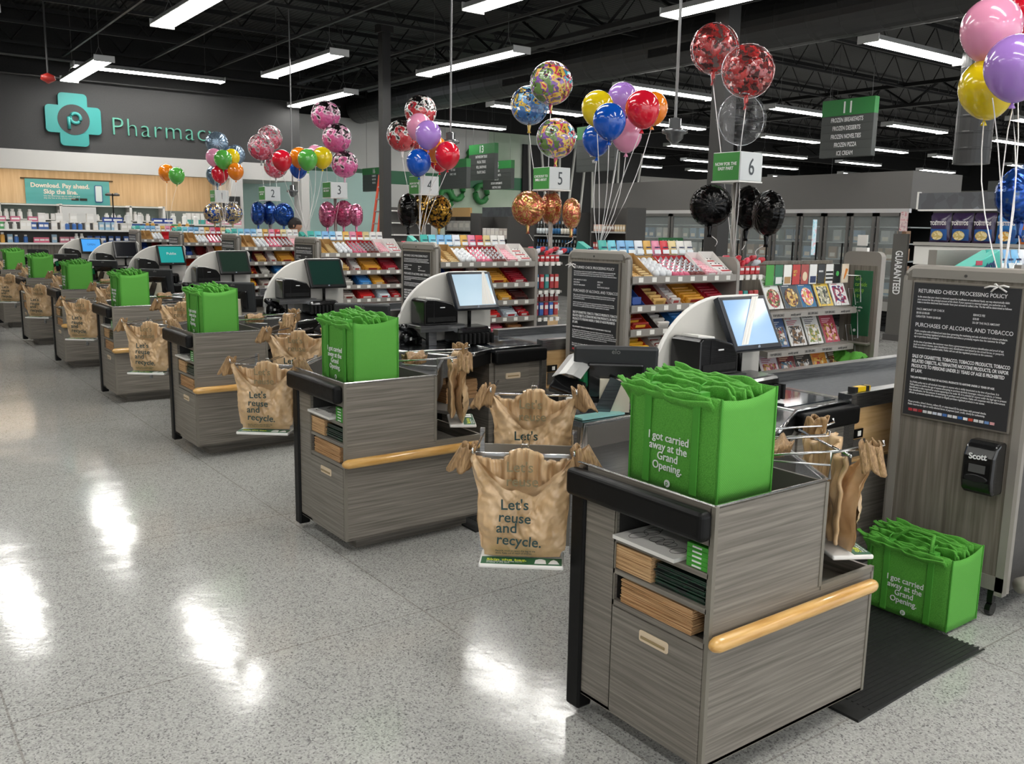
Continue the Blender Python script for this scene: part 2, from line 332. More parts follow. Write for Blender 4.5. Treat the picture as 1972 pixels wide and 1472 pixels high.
# warm cove light inside the pharmacy recess (a real strip under the bulkhead)
t = thing('cove_light', 'warm hidden strip light washing the maple pharmacy wall', 'light')
box(-6,19.5,2.68,5.1,19.62,2.71).build('diffuser', mat('#ffe9cc', .4, 0, 'warm_diffuser', emit=8), t)
# pharmacy lettering and emblem
t = thing('pharmacy_emblem', 'teal cross emblem with a letter p in a dark circle on the charcoal fascia', 'sign', (2.09,19.035,3.68))
TQ = mat('#348f8b', .5, 0, 'teal_sign', emit=0)
def rr(x0,z0,x1,z1,r,n=5):
    pts = []
    for cx,cz,a0 in ((x1-r,z1-r,0),(x0+r,z1-r,90),(x0+r,z0+r,180),(x1-r,z0+r,270)):
        for i in range(n+1): a = math.radians(a0+90*i/n); pts.append((cx+r*math.cos(a),cz+r*math.sin(a)))
    return pts
b = MB(); b.plate(rr(-.27,-.52,.27,.52,.08), -.12, -.04, axis='y'); b.plate(rr(-.52,-.27,.52,.27,.08), -.121, -.041, axis='y'); b.build('cross', TQ, t)
b = MB(); b.plate([(.3*math.cos(a*PI/18),.3*math.sin(a*PI/18)) for a in range(36)], -.128, -.1, axis='y'); b.build('disc', WALLD, t)
b = MB(); b.tube([(.03+.095*math.cos(math.radians(a)),-.14,.03+.095*math.sin(math.radians(a))) for a in range(180,-181,-20)], .034, 8); b.tube([(-.095,-.14,.05),(-.095,-.14,-.19)], .034, 8); b.build('letter_p', TQ, t, smooth=True)
t = thing('pharmacy_lettering', 'thin teal letters spelling Pharmacy on the charcoal fascia', 'sign', (2.80,19.02,3.44))
txt('Pharmacy', .53, mat('#5a9f8c', .5, 0, 'teal_letters', emit=0), t, (0,-.04,0), '-y', ext=.02, space=1.1, bold=-.018, name='letters')
t = thing('hanging_banner', 'teal banner reading Download. Pay ahead. Skip the line. on the maple wall', 'banner', (1.30,20.16,2.03))
b = box(0,-.02,-.05,1.67,0,.5); b.build('cloth', pattern('banner_teal', ['#3f9c9f','#57b0ba','#6fc0cc'], scale=(.2,1,1), size=2, rough=.6), t)
MB().tube([(-.08,-.01,.5),(1.75,-.01,.5)], .015, 8).build('rod', mat('#5a4a38'), t)
txt('Download. Pay ahead.\nSkip the line.', .13, INK, t, (.68,-.03,.32), '-y', 'CENTER', bold=.03)
txt('Use the pharmacy app to refill, pay and\nskip the line at the pickup counter.', .045, INK, t, (.34,-.03,.13), '-y')
b = MB(); b.plate(rr(1.36,.03,1.52,.40,.03), -.035, -.02, axis='y'); b.build('phone_picture', mat('#2d5b9e'), t)
b = MB(); b.plate(rr(1.375,.05,1.505,.385,.02), -.04, -.035, axis='y'); b.build('phone_screen', mat('#cfe6f5'), t)
b = MB(); b.plate(rr(.88,.06,1.03,.11,.01), -.03, -.02, axis='y'); b.plate(rr(1.05,.06,1.2,.11,.01), -.03, -.02, axis='y'); b.build('store_badges', BLK, t)
# fire alarm strobe hung left of emblem, ceiling cameras on poles
t = thing('fire_alarm', 'small red and white alarm hanging from a thin rod above the teal cross', 'alarm', (.89,14.46,3.82))
MB().lathe([(.02,.1),(.1,.06),(.11,0),(.06,-.03),(0.01,-.06)], n=14).build('dome', mat('#b8342c',.4), t, smooth=True); MB().tube([(0,0,.08),(0,0,1.2)], .015, 6).build('rod', JG, t)
for nme,x,y,z,zz,sc in (('ceiling camera on a thin pole in front of aisle 13 sign',3.6,7.05,2.58,5.72,1),('ceiling camera on a thin pole left of the lane 6 sign',3.42,3.5,2.42,5.72,1),('small ceiling camera on a thin pole between lane signs two and three',4.3,13.1,2.2,5.72,1)):
    t = thing('dome_camera', nme, 'camera', (x,y,z))
    MB().lathe([(.015,.12),(.05,.11),(.05,.04),(.1,.03),(.1,0),(.07,-.01),(.065,-.04),(.02,-.08),(.005,-.085)], n=18).build('dome', mat('#77797a',.15,.6,'smoked_dome'), t, smooth=True)
    MB().tube([(0,0,.1),(0,0,zz-z)], .012, 8).build('pole', mat('#7f7f7f',.4,.6,'camera_pole'), t)
# ============================================================ AISLE SIGNS
def aisle(x, y0, y1, z0, z1, num, lines, lab):
    t = thing('aisle_sign', lab, 'sign', (x,(y0+y1)/2,z0)); w = abs(y1-y0); h = z1-z0; hh = h*.28
    box(0,-w/2,0,.12,w/2,h-hh).build('board', SIGND, t, bevel=.005)
    box(-.004,-w/2,h-hh,.12,w/2,h).build('number_panel', SIGNG, t)
    txt(num, hh*1.0, INK, t, (-.008,0,h-hh*.85), '-x', 'CENTER', bold=.015, xs=.9, name='number')
    n = len(lines); row = (h-hh)/5
    b = MB()
    for i in range(1,5): b.box(-.004,-w/2,i*row-.008,0,w/2,i*row)
    b.build('divider', mat('#3a3d3b'), t)
    for i,l in enumerate(lines): txt(l, row*.74, INK, t, (-.006,0,h-hh-row*(i+.76)), '-x', 'CENTER', xs=.62, bold=.012)
    for s in (-1,1): MB().tube([(.06,s*w*.4,h),(.06,s*w*.4,5.72-z0)], .004, 4).build('cable', JG, t)
aisle(12, 8.24, 7.24, 2.96, 3.92, '11', ['FROZEN BREAKFASTS','FROZEN DESSERTS','FROZEN NOVELTIES','FROZEN PIZZA','ICE CREAM'], 'green topped sign 11 listing frozen foods hanging above the freezers')
aisle(12, 14.8, 13.5, 2.97, 3.98, '12', ['BEER','CHAMPAGNE','COLD BEER','WINE'], 'green topped hanging sign half hidden behind the blue balloons, listing wine')
aisle(12, 19.3, 18.1, 2.92, 3.85, '13', ['BATHROOM TISSUE','FACIAL TISSUE','FOIL, BAKEWARE','PLASTIC BAGS'], 'green topped sign 13 listing tissue and plastic bags')
aisle(13.5, 20.8, 19.4, 2.76, 3.56, '14', ['BABY FOOD','BABY PRODUCTS','DIAPERS','DIETARY SUPPLEMENTS','GREETING CARDS'], 'green topped sign 14 listing baby and diaper goods behind sign 13')
aisle(10.4, 18.2, 17.0, 2.6, 3.3, '15', ['PET CARE','FAMILY CARE'], 'green topped sign 15 half hidden behind the lane 4 sign')
aisle(9.4, 20.5, 19.2, 2.55, 3.15, '16', ['COSMETICS','HAIR CARE','FIRST AID'], 'green topped sign 16 beside the orange ladder')
def hang(x,y0,y1,z0,z1,s,lab):
    t = thing('hanging_sign', lab, 'sign', (x,(y0+y1)/2,z0)); w = abs(y1-y0); MB().tube([(.025,-w*.4,z1-z0),(.025,-w*.4,5.72-z0)],.004,4).build('cable', JG, t); box(0,-w/2,0,.05,w/2,z1-z0).build('board', SIGND, t); txt(s,(z1-z0)*.42,INK,t,(-.01,0,(z1-z0)*.32),'-x','CENTER',xs=.7)
hang(13.5,10.0,8.9,2.42,2.72,'NOVELTIES','dark hanging sign reading NOVELTIES over the freezer row')
hang(20,9.2,7.6,2.55,2.95,'BISCUITS','dark hanging sign reading BISCUI beyond the chips shelf')
# ============================================================ CHECKOUT LANES
LANE = []
def L0(o, tpl, cat, grp=None, skip=()):
    tag(o, tpl.format(c=CK[0]), cat, grp); LANE.append((o,tpl,skip)); return o
def E(name, loc=(0,0,0), rz=0): 
    o = bpy.data.objects.new(name, None); S.collection.objects.link(o); o.location = loc; o.rotation_euler = (0,0,rz); return o
# ---- bagging counter
c = E('bagging_counter')
b = MB(); b.plate([(0,.09),(.83,.09),(.83,.544),(.53,.544),(.53,.893),(0,.893)], 0, .018, axis='y'); b.build('side_panel', WOOD_H, c)
b = MB(); b.box(-.003,-.003,.09,.012,.012,.9); b.box(.518,-.003,.544,.533,.0005,.893); b.box(.53,-.003,.53,.833,.012,.547); b.box(.82,-.003,.09,.833,.012,.545); b.box(.0,.40,.09,.004,.408,.79); b.build('edge_strip', EDGE, c)
b = MB(); b.box(0,.405,.09,.018,.545,.8); b.build('end_panel', WOOD_H, c)
box(0,.012,.78,.018,.545,.9).build('top_rail', WOOD_H, c); box(0,.012,.465,.02,.408,.483).build('shelf_rail', WOOD_H, c)
for z in (.680,.573): b = box(.0,.012,z,.36,.408,z+.016); b.build('shelf', WOOD_H, c)
b = MB(); b.box(.02,.012,.465,.36,.408,.48); b.box(.36,.012,.46,.375,.41,.79); b.box(.02,.405,.46,.36,.415,.79); b.box(.018,.018,.46,.36,.024,.79); b.box(.02,.012,.785,.36,.41,.79); b.build('cabinet_lining', mat('#2c2b29',.6), c)
d = box(-.004,.016,.095,.014,.400,.462).build('drawer', WOOD_H, c, bevel=.002)
b = MB(); b.plate(rr(.149,.395,.272,.432,.008), -.008, -.003); b.build('handle', CREAM, d, bevel=.002); box(-.011,.160,.406,-.007,.262,.414).build('handle_slot', mat('#9a8560'), d)
box(-.012,.545,.03,.05,.612,.8).build('corner_guard', BLACK, c, bevel=.008)
box(-.052,.004,.797,-.0,.602,.888).build('bumper', BLACK, c, bevel=.018, seg=4)
b = MB(); b.tube([(-.03,-.034,.5),(-.018,-.034,.5),(.0,-.034,.5),(.75,-.034,.5),(.775,-.034,.5),(.79,-.034,.5),(.797,-.034,.5)], [.008,.018,.024,.024,.023,.017,.006], 16); b.build('wooden_rail', BUMPWOOD, c, smooth=True)
b = box(.112,.112,0,.8,.56,.092); b.prism([(.112,.56),(.8,.56),(1.0,.75),(.45,.95)],0,.09); b.build('plinth', WOOD_H, c)
# lower step shelf
b = MB(); b.box(.533,.45,.09,.83,.465,.544); b.box(.818,.018,.09,.83,.45,.544); b.box(.533,.018,.47,.82,.45,.485); b.box(.0,.0,.088,.83,.59,.10); b.build('step_shelf', WOOD_H, c)
# body sides under the tray, far diagonal side
b = MB(); b.box(.518,.018,.1,.53,.59,.893); b.prism([(0.02,.598),(.40,1.03),(.412,1.02),(.035,.59)],.2,.893); b.prism([(.40,1.03),(.75,1.06),(.75,1.045),(.41,1.015)],.2,.893); b.prism([(.53,.0),(.88,.49),(.87,.50),(.52,.01)],.75,.893); b.build('body_side', mat('#56524d',.5), c)
# tray and rims
TP = [(.006,.006),(.006,.6),(.40,1.03),(.75,1.06),(1.0,.55),(.88,.49),(.53,.006)]
b = MB(); b.prism(TP,.78,.80)
n = len(TP)
for i in range(n):
    a = Vector(TP[i]+(0,)); q = Vector(TP[(i+1)%n]+(0,)); dd = (q-a).normalized(); nn = Vector((dd.y,-dd.x,0))
    vs = []
    for p_ in (a,q):
        vs += [p_+Vector((0,0,.8)), p_+Vector((0,0,.897))]
    inn = [v+nn*.012 for v in vs]
    b.add(vs+inn, [(0,2,3,1),(4,5,7,6),(1,3,7,5),(0,1,5,4),(2,6,7,3)])
b.build('steel_tray', STEEL, c)
b = MB()
for i in range(n):
    a = Vector(TP[i]+(.899,)); q = Vector(TP[(i+1)%n]+(.899,)); b.tube([a,q],.0055,6)
b.build('tray_rim', mat('#c4c4c2',.22,1,'polished_rim'), c)
L0(c, 'grey laminate bagging counter with black bumper and wooden rail, {c}', 'checkout counter', 'bagging counters in a row')
# ---- things in the cubbies
def stack(name, m, x0,y0,z0,x1,y1,z1, n, jit, par=None):
    b = MB(); h = (z1-z0)/n
    for i in range(n):
        a = [R.uniform(-jit,jit) for _ in range(4)]; b.box(x0+a[0],y0+a[1],z0+i*h+.0006,x1+a[2],y1+a[3],z0+(i+1)*h)
    return b.build(name, m, par)
o = stack('paper_bag_stack', KRAFT2, .006,.245,.590,.2,.405,.672, 16, .002); L0(o,'short stack of pale flat paper bags in the middle cubby of {c}','paper bags')
o = stack('paper_bag_stack', KRAFT, .008,.07,.484,.3,.375,.562, 22, .003); L0(o,'wide stack of brown paper bags in the lowest cubby of {c}','paper bags')
o = stack('plastic_bag_stack', DKSTACK, .012,.03,.590,.28,.232,.66, 14, .006); L0(o,'stack of dark green film bags in the middle cubby of {c}','plastic bags')
o = E('coloring_pad'); b = box(-.02,.13,.697,.26,.395,.709); b.build('pages', WHITE, o)
b = MB()
for i in range(9):
    cx,cy = R.uniform(.02,.2),R.uniform(.17,.36); b.tube([(cx+.03*math.cos(a*PI/5)*(1+.3*math.sin(i)),cy+.022*math.sin(a*PI/5),.7098) for a in range(11)], .0008, 3)
b.build('line_drawing', BLK, o); L0(o,'white pad with outline drawings in the top cubby of {c}','drawing pad')
for i in range(5):
    o = E('green_card_box',(0,0,.697+i*.0145)); box(.004,.018,0,.13,.103,.0138).build('box_body', mat('#3c9a2a',.5), o, bevel=.001); box(.002,.045,.004,.0045,.08,.009).build('stripe', INK, o)
    L0(o,'small green carton piled in the top cubby of {c}','carton','green cartons in the top cubbies of the counters')
# ---- brown carrier bags on hooks
def carrier(name='plastic_bag', text=True, loc=(0,0,0), rz=0, W=.285, H=.37, seed=0, neck=.62, dz=0):
    """local frame: bag faces -y, width along x, z up from its bottom"""
    t = E(name, loc, rz); rnd = random.Random(seed)
    def sheet(side):
        def fn(u,v):
            s = u*2-1; a = abs(s)
            hand = min(1,max(0,(a-.22)/.62)); hand = hand*hand*(3-2*hand)
            dip = .225+.012*math.cos(s*7+seed); top = dip+(H-dip)*hand
            if side > 0: top = dip+.03+(H-dip-.03)*hand
            z = v*top
            k = max(0,(z-.21)/(H-.21))
            x = s*W/2*(1+.10*math.sin(min(1,z/.2)*PI/2)-.08*(z < .02))
            x = x*(1+.36*k*k) if a > .4 else x*(1+.25*k)
            if k > 0: x += (math.copysign(W*.60,s)-x)*min(1,k**1.4*.85)*min(1,a*2)
            bulge = .032*(1-s**4)*math.sin(min(1,v*1.15+.12)*PI*.85)*(1-.7*k)
            y = side*bulge - .012*k
            n = noise.noise(Vector((x*14+seed,z*11,side*2)))*.018+(abs(noise.noise(Vector((x*30+z*9,z*26+seed,side))))-0.2)*.013+(abs(noise.noise(Vector((x*55-z*30,z*40+seed,side+5))))-.2)*.006
            fold = .006*math.sin(s*17+z*20+seed)*min(1,k*2+.2)
            y += (n+fold)*min(1,.15+z*8)
            x += noise.noise(Vector((z*12,seed+side,s*3)))*.008
            return (x,y,z)
        return fn
    b = MB(); b.grid(sheet(-1),84,60); b.grid(sheet(1),40,24); b.build('bag_body', PLBAG, t, smooth=True)
    for s in (-1,1):
        b = MB()
        def fn2(u,v,s=s):
            ang = u*2*PI; q = v
            rx = .022+.012*math.sin(ang*3+seed); x = s*(W*.60+.012+rx*math.cos(ang)*(1+.5*q)+q*.035); y = .035*math.sin(ang)-.005+.006*math.sin(ang*5)
            z = H+.02-q*.085+.01*math.sin(ang*4+s)
            return (x,y,z)
        b.grid(fn2, 28, 8); b.build('handle_bunch', PLBAG2, t, smooth=True, solid=.004)
    if text:
        A = AX['-y']
        txt("Let's", .052, DKINK, t, (-.075,-.048,.178), '-y', bold=.012, spin=.02, name='slogan')
        txt("reuse", .050, DKINK, t, (-.082,-.050,.137), '-y', bold=.012, spin=-.05, name='slogan')
        txt("and", .050, DKINK, t, (-.088,-.050,.098), '-y', bold=.012, name='slogan')
        txt("recycle.", .050, DKINK, t, (-.088,-.048,.057), '-y', bold=.012, spin=-.06, name='slogan')
        txt("Recycle, reuse or return this bag to the\nstore. Keep out of reach of children.", .0085, DKINK, t, (-.09,-.036,.026), '-y', name='small_print')
    return t
def bundle(W, H, seed):
    """the rest of the pad of bags hanging behind the front one: humped neck up to the centre hook"""
    t = E('plastic_bag_pad')
    def fn(u,v):
        s = u*2-1; hump = math.exp(-(s/.42)**4); top = H-.052+.055*hump+.02*abs(s)**3; z = .03+v*(top-.03)
        q = v*v; x = s*W*(.47+.10*q*abs(s)); y = .048-.03*hump*q+(.009*math.sin(s*21+seed)+.006*math.sin(s*43))*(.25+.75*q)+noise.noise(Vector((s*5,v*5,seed)))*.018
        return (x,y,z)
    b = MB(); b.grid(fn, 72, 24); b.build('bag_pad', PLBAG, t, smooth=True, solid=.012)
    if seed != 9: txt("Let's\nreuse", .05, mat('#7d7152',.6), t, (-.06,-.006,.30), '-y', bold=.01, name='slogan')
    return t
def station(kind, x, y, z, rz, tpl, text=True, tray=True, seed=1):
    """wire rack (arms, hooks, crossbar, tray) plus its pad of bags"""
    W = .285
    rk = E('bag_rack', (x,y,z), rz)
    b = MB()
    for s in (-1,1):
        b.tube([(s*.17,.38,.345),(s*.17,-.03,.365),(s*.17,-.06,.378),(s*.17,-.055,.392)], .0042, 8)
    b.tube([(-.19,.06,.345),(.19,.06,.345)], .005, 8)
    b.tube([(-.012,.3,.36),(-.012,.05,.37),(-.009,.045,.385),(.009,.045,.385),(.012,.05,.37),(.012,.3,.36)], .0028, 6)
    b.build('arms', CHROME, rk, smooth=True)
    if kind == 'front':
        b = MB(); b.box(-.19,.055,.338,.19,.07,.348); b.box(-.185,.38,-.13,-.168,.405,.36); b.box(.168,.38,-.13,.185,.405,.36); b.build('post', STEEL, rk)
        box(-.168,.385,-.10,.168,.395,.30).build('back_panel', mat('#8d8a84',.35,.6,'rack_steel'), rk)
    if tray:
        b = MB(); b.box(-.145,-.075,-.022,.145,.07,-.006); b.build('tray', WHITE, rk, bevel=.006, seg=3)
        box(-.138,-.070,-.008,.138,-.008,-.0045).build('tray_label', SIGNG2, rk)
        txt('Skip the bag.', .027, mat('#d6e04a'), rk, (-.12,-.044,-.0040), '+z', bold=.02, ext=.0003)
        txt('Place handled or bulky items\ndirectly in the cart.', .0105, INK, rk, (-.12,-.054,-.0040), '+z', ext=.0003)
        b = MB(); b.prism([(.045,-.062),(.085,-.062),(.082,-.03),(.07,-.02),(.06,-.02),(.048,-.03)],-.0045,-.0036); b.prism([(.092,-.062),(.13,-.062),(.122,-.035),(.11,-.022),(.1,-.035)],-.0045,-.0036); b.build('jug_icons', INK, rk)
    L0(rk, 'chrome wire bag rack '+tpl, 'bag rack')
    o = carrier('plastic_bag', text, (x,y,z), rz, seed=seed, W=W); o.location = (x,y,z); L0(o, 'brown plastic carrier bag hanging open '+tpl, 'plastic bag')
    o = bundle(W, .37, seed); o.location = (x,y,z); o.rotation_euler = (0,0,rz); L0(o, 'pad of brown carrier bags hanging '+tpl, 'plastic bags')
YW = math.atan2(-.64,.77)
station('front', -.112,.748,.547, YW, 'on the lower rack beside {c}', seed=1)
station('back', .27,1.19,.65, YW, 'on the upper rack behind {c}', tray=False, seed=4)
station('side', .765,.12,.62, math.atan2(.35,.5)+.45, 'on the cashier side of {c}', text=False, seed=9)
b = MB(); b.tube([(.535,.0,.9),(.535,.0,.985),(.66,-.02,.99)], .005, 8); b.tube([(.535,.0,.945),(.41,.15,.945)], .0035, 8)
o = b.build('wire_arms', mat('#b5b5b5',.3,1,'wire'), None, smooth=True); L0(o, 'chrome wire arms standing on the tray rim of {c}', 'bag rack arms')
b = MB()
def fnp(u,v): a = u*2*PI; return (.50+.13*v-.02, .14+.02*v+.035*math.cos(a)*(1+.2*math.sin(a*3)), .965+.028*math.sin(a)+.012*math.sin(a*4+v*9))
b.grid(fnp,24,14); o = b.build('plastic_bag_pad', PLBAG2, None, smooth=True, solid=.005); o.location = (-.03,.05,0); L0(o, 'bunched bag handles slung over the wire arms of {c}', 'plastic bags')
# ---- green totes with folded totes inside
def tote(label=None, txts=True):
    t = E('green_tote_bag'); X,Y,Z = .250,.370,.315
    def wall(fn, nm, m): b = MB(); b.grid(fn,16,10); return b.build(nm, m, t, smooth=True, solid=.003)
    bow = lambda u,v: .010*math.sin(u*PI)*math.sin(v*PI*.7+.4)
    wall(lambda u,v: (-bow(u,v), Y*(1-u), Z*v*(1-.02*math.sin(u*PI))), 'front_panel', GREEN)
    wall(lambda u,v: (X+bow(u,v), Y*u, Z*v*1.06), 'back_panel', GREEN)
    wall(lambda u,v: (X*u, -bow(u,v)*.5, Z*v*(1.0+.06*u-.05*math.sin(u*PI))), 'side_panel', GREENQ)
    wall(lambda u,v: (X*(1-u), Y+bow(u,v)*.5, Z*v*(1.06-.06*u)), 'side_panel', GREENQ)
    box(0,0,0,X,Y,.006).build('base', GREEN, t)
    for y in (.085,.285):
        b = MB(); b.box(-.014,y-.014,.01,-.009,y+.014,Z+.002); b.tube([(-.008,y,Z-.01),(.0,y,Z+.03),(.03,y+.002,Z+.04)], .003, 4)
        b.box(-.012,y-.014,Z-.01,.03,y+.014,Z+.012); b.build('strap', GREEND, t, bevel=.002)
    for x,y in ((0,0),(0,Y),(X,0),(X,Y)): box(x-.003,y-.003,0,x+.003,y+.003,Z*1.01+(.018 if x else 0)).build('piping', GREEND, t)
    txt('I got carried\naway at the\nGrand\nOpening.', .036, INK, t, (-.016,.275 if 0 else .19,.155), '-x', 'CENTER', bold=.008, line=.85, name='slogan', xs=.95)
    b = MB(); b.plate([(.19+.012*math.cos(a*PI/8),.022+.012*math.sin(a*PI/8)) for a in range(16)], -.0125,-.0115); b.build('emblem', INK, t); txt('p',.022,GREEND,t,(-.0135,.19,.017),'-x','CENTER',name='emblem_letter')
    return t
def folded(i, n=19):
    """one flat folded tote standing on edge, crumpled along its top"""
    rnd = random.Random(i*7); o = E('folded_tote_bag'); x0 = .028+.202*i/(n-1); top = .312+.036*(i/(n-1))**.8+rnd.uniform(-.006,.008); y0 = .012+rnd.uniform(0,.02); y1 = .36+rnd.uniform(-.02,.06)*(1 if i%3 else 1.2)
    def fn(u,v):
        z = .01+v*(top-.01+.004*math.sin(u*9+i)+.012*u+.010*noise.noise(Vector((u*7,i*2.3,1))))-.010*max(0,v-.85)/.15*(i%2)
        return (x0+(.003*math.sin(u*31+i*3)+.003*math.sin(u*11+i*2)+.010*noise.noise(Vector((u*9,v*5,i*3.1))))*v-(.045+.02*math.sin(i*1.7))*v**5, y0+(y1-y0)*u+.010*math.sin(i*2.3), z)
    b = MB(); b.grid(fn,40,10); b.build('folded_cloth', GREEN, o, smooth=True, solid=.007)
    if i%3 == 1:
        q = .02*math.sin(i); b = MB(); b.grid(lambda u,v: (x0-.03+.006*math.sin(u*9+v*3)+v*.028, y1-.06+.125*u, top-.03+.02*u+q*u+.008*math.sin(u*6)+.004*math.sin(v*9)), 10, 4); b.build('handle_loop', GREEN, o, smooth=True, solid=.006)
    return o
TL = (.098,.082,.868)
o = tote(); o.location = TL; L0(o, 'upright green tote bag packed with folded totes standing on {c}', 'tote bag', 'green tote bags standing on the counters')
FOLD = []
for i in range(19):
    f = folded(i); f.location = TL; FOLD.append(f); L0(f, 'folded green tote packed upright inside the tote bag on {c}', 'folded tote', 'folded totes inside the tote bags')
# ---- register stand: steel work top, scanner bed, shelf and drawers below
c = E('register_counter')
top = [(.46,1.062),(.752,1.062),(1.005,.55),(1.43,.78),(1.88,.80),(1.90,1.42),(.46,1.42)]
MB().prism(top,.862,.885).build('work_top', STEELD, c)
b = MB(); b.tube([(1.0,.55,.886),(1.43,.78,.886)],.008,6); b.tube([(1.43,.79,.886),(1.43,1.35,.886)],.006,6); b.tube([(1.43,.78,.886),(1.88,.80,.886)],.006,6); b.build('steel_edge', mat('#b9b9b9',.2,1,'steel_edge'), c, smooth=True)
b = MB(); b.box(1.47,.86,.884,1.84,1.30,.888); b.build('scanner_bed', mat('#3a4048',.08,.3,'scanner_glass'), c)
b = MB(); b.prism([(1.43,.80),(1.88,.815),(1.88,1.40),(1.43,1.40)],.09,.86); b.build('drawer_cabinet', WOOD_H, c)
for z0,z1 in ((.575,.775),(.34,.555),(.12,.32)):
    d = box(1.47,.789,z0,1.75,.80,z1).build('drawer', WOOD_H, c, bevel=.002); b = MB(); b.plate(rr(1.555,z1-.10,1.675,z1-.062,.006), .783,.789, axis='y'); b.build('handle', CREAM, d); box(1.57,.780,z1-.086,1.66,.784,z1-.078).build('handle_slot', mat('#a58c62'), d)
box(1.44,.735,.785,1.87,.80,.875).build('bumper', BLACK, c, bevel=.018, seg=4)
b = MB(); b.prism([(1.0,.57),(1.43,.80),(1.43,1.3),(.8,1.3),(.8,1.05)],.53,.55); b.build('under_shelf', GREY, c)
b = MB(); b.box(.9,1.38,.0,1.43,1.42,.86); b.build('void_shade_board', VOID, c)  # black sheet painting in the shade of the open space under the work top
b = MB(); b.prism([(.99,.545),(1.43,.785),(1.43,.80),(.99,.56)],.79,.862); b.build('apron', BLACK, c)
L0(c, 'steel topped register counter with drawers behind {c}', 'register counter', 'register counters in a row')
for i,(x,y,zz) in enumerate(((1.10,.80,.0),(1.24,.88,0),(1.02,.92,0))):
    o = stack('paper_bag_stack', KRAFT, x,y,.551,x+.15,y+.22,.551+.10+.03*i, 20, .004); L0(o, ('left','middle','rear')[i]+' brown paper bag pile on the shelf under the register of {c}', 'paper bags')
# ---- rounded white screen
c = E('white_divider'); pts = [(1.0,.885),(1.0,.95)]
for i in range(1,15): a = PI-i*(PI/2)/14; pts.append((1.44+.44*math.cos(a), .95+.405*math.sin(a)))
pts += [(1.68,1.355)]+[(1.70+.05*math.sin(i*PI/8),1.305+.05*math.cos(i*PI/8)) for i in range(5)]+[(1.75,.885)]
b = MB(); b.plate(pts, 1.25, 1.275, axis='y'); b.build('panel', mat('#cfccc5',.4), c); 
b = MB(); b.tube([(x,1.262,z) for x,z in pts[1:-1]], .011, 8); b.build('edge_trim', WHITE, c, smooth=True)
b = MB(); b.box(1.0,1.235,.885,1.75,1.29,.9); b.build('foot_rail', STEEL, c)
L0(c, 'rounded white divider panel behind the register of {c}', 'divider panel', 'rounded white panels')
# ---- receipt printer on a shelf
c = E('printer_stand'); box(1.05,1.04,1.005,1.39,1.24,1.028).build('shelf', STEEL, c, bevel=.003); box(1.05,1.035,.985,1.39,1.045,1.028).build('shelf_lip', STEEL, c); box(1.15,1.10,.887,1.21,1.14,1.005).build('post', STEEL, c)
L0(c, 'steel shelf on a post carrying the receipt printer at {c}', 'stand')
c = E('receipt_printer', (1.09,1.055,1.029)); b = MB(); b.plate([(0,0),(.26,0),(.26,.08),(.22,.135),(.10,.165),(.02,.17),(0,.155)], 0, .18, axis='y'); b.build('body', BLACKG, c, bevel=.008)
box(.02,-.004,.02,.24,.002,.05).build('paper_slot', VOID, c); b = MB(); b.plate([(.04,.169),(.15,.158),(.15,.166),(.04,.178)], .05, .15, axis='y'); b.build('receipt', PAPER, c); box(.12,-.003,.11,.155,.001,.116).build('badge', INK, c)
b = MB(); b.box(.07,-.002,.012,.073,.182,.155); b.build('lid_seam', mat('#050505'), c)
L0(c, 'black receipt printer on the steel shelf at {c}', 'printer', 'receipt printers')
c = E('black_tray'); b = MB(); b.prism([(1.29,.95),(1.58,.98),(1.60,1.18),(1.31,1.18)],.888,1.01); b.build('case', BLACKG, c, bevel=.03, seg=3)
b = MB()
for i in range(8): b.box(1.30+i*.036,.945,.90,1.315+i*.036,.95+.004*i,.97)
b.build('ribs', VOID, c); L0(c, 'black ribbed check reader box at {c}', 'check reader')
c = E('hand_scanner', (1.05,1.24,.887), .5); b = MB(); b.tube([(0,0,.0),(0,0,.05),(.01,-.02,.1)], [.045,.04,.03], 12); b.build('cradle', BLACKG, c, smooth=True); b = MB(); b.tube([(-.07,0,.125),(-.02,-.01,.11),(.05,-.03,.065),(.085,-.04,.04)], [.018,.035,.036,.03], 12); b.build('head', BLACKG, c, smooth=True)
box(.02,-.075,.0,.1,-.02,.05).build('foot', BLACKG, c, bevel=.008); box(-.01,-.045,.03,.015,-.043,.05).build('label', PAPER, c); L0(c, 'black hand scanner lying in its cradle at {c}', 'scanner')
b = MB(); b.tube([(1.12,1.18,.892),(1.16,1.2,.93),(1.2,1.16,.895),(1.25,1.18,.90),(1.3,1.12,.892)], .004, 5); o = b.build('cable', BLACK, None, smooth=True); L0(o, 'black cable looping over the steel top of {c}', 'cable')
# ---- belt unit
c = E('conveyor_counter'); MB().box(1.95,.87,.845,3.95,1.36,.872).build('belt', mat('#55585c',.6), c)
b = MB(); b.box(1.875,.80,.84,3.95,.87,.915); b.build('near_rail', STEEL, c, bevel=.003); b = MB(); b.box(1.90,1.36,.84,3.95,1.43,.93); b.build('far_rail', STEEL, c, bevel=.003)
MB().box(1.86,.785,.09,1.90,.83,.915).build('end_post', STEEL, c); box(1.9,.87,.862,1.95,1.36,.88).build('belt_nose', mat('#c9c9c9',.2,1,'belt_nose_steel'), c)
box(1.90,.815,.585,3.95,.84,.845).build('maple_panel', MAPLE, c); box(1.90,.812,.09,3.95,.84,.572).build('lower_panel', WOOD_H, c); box(1.9,.808,.572,3.95,.84,.585).build('maple_strip', MAPLE, c)
box(1.9,.84,.0,3.95,1.4,.84).build('body', mat('#3b3936',.6), c)
d = MB(); d.plate(rr(1.94,.44,2.03,.53,.01), .806,.813, axis='y'); d.build('recess_handle', VOID, c)
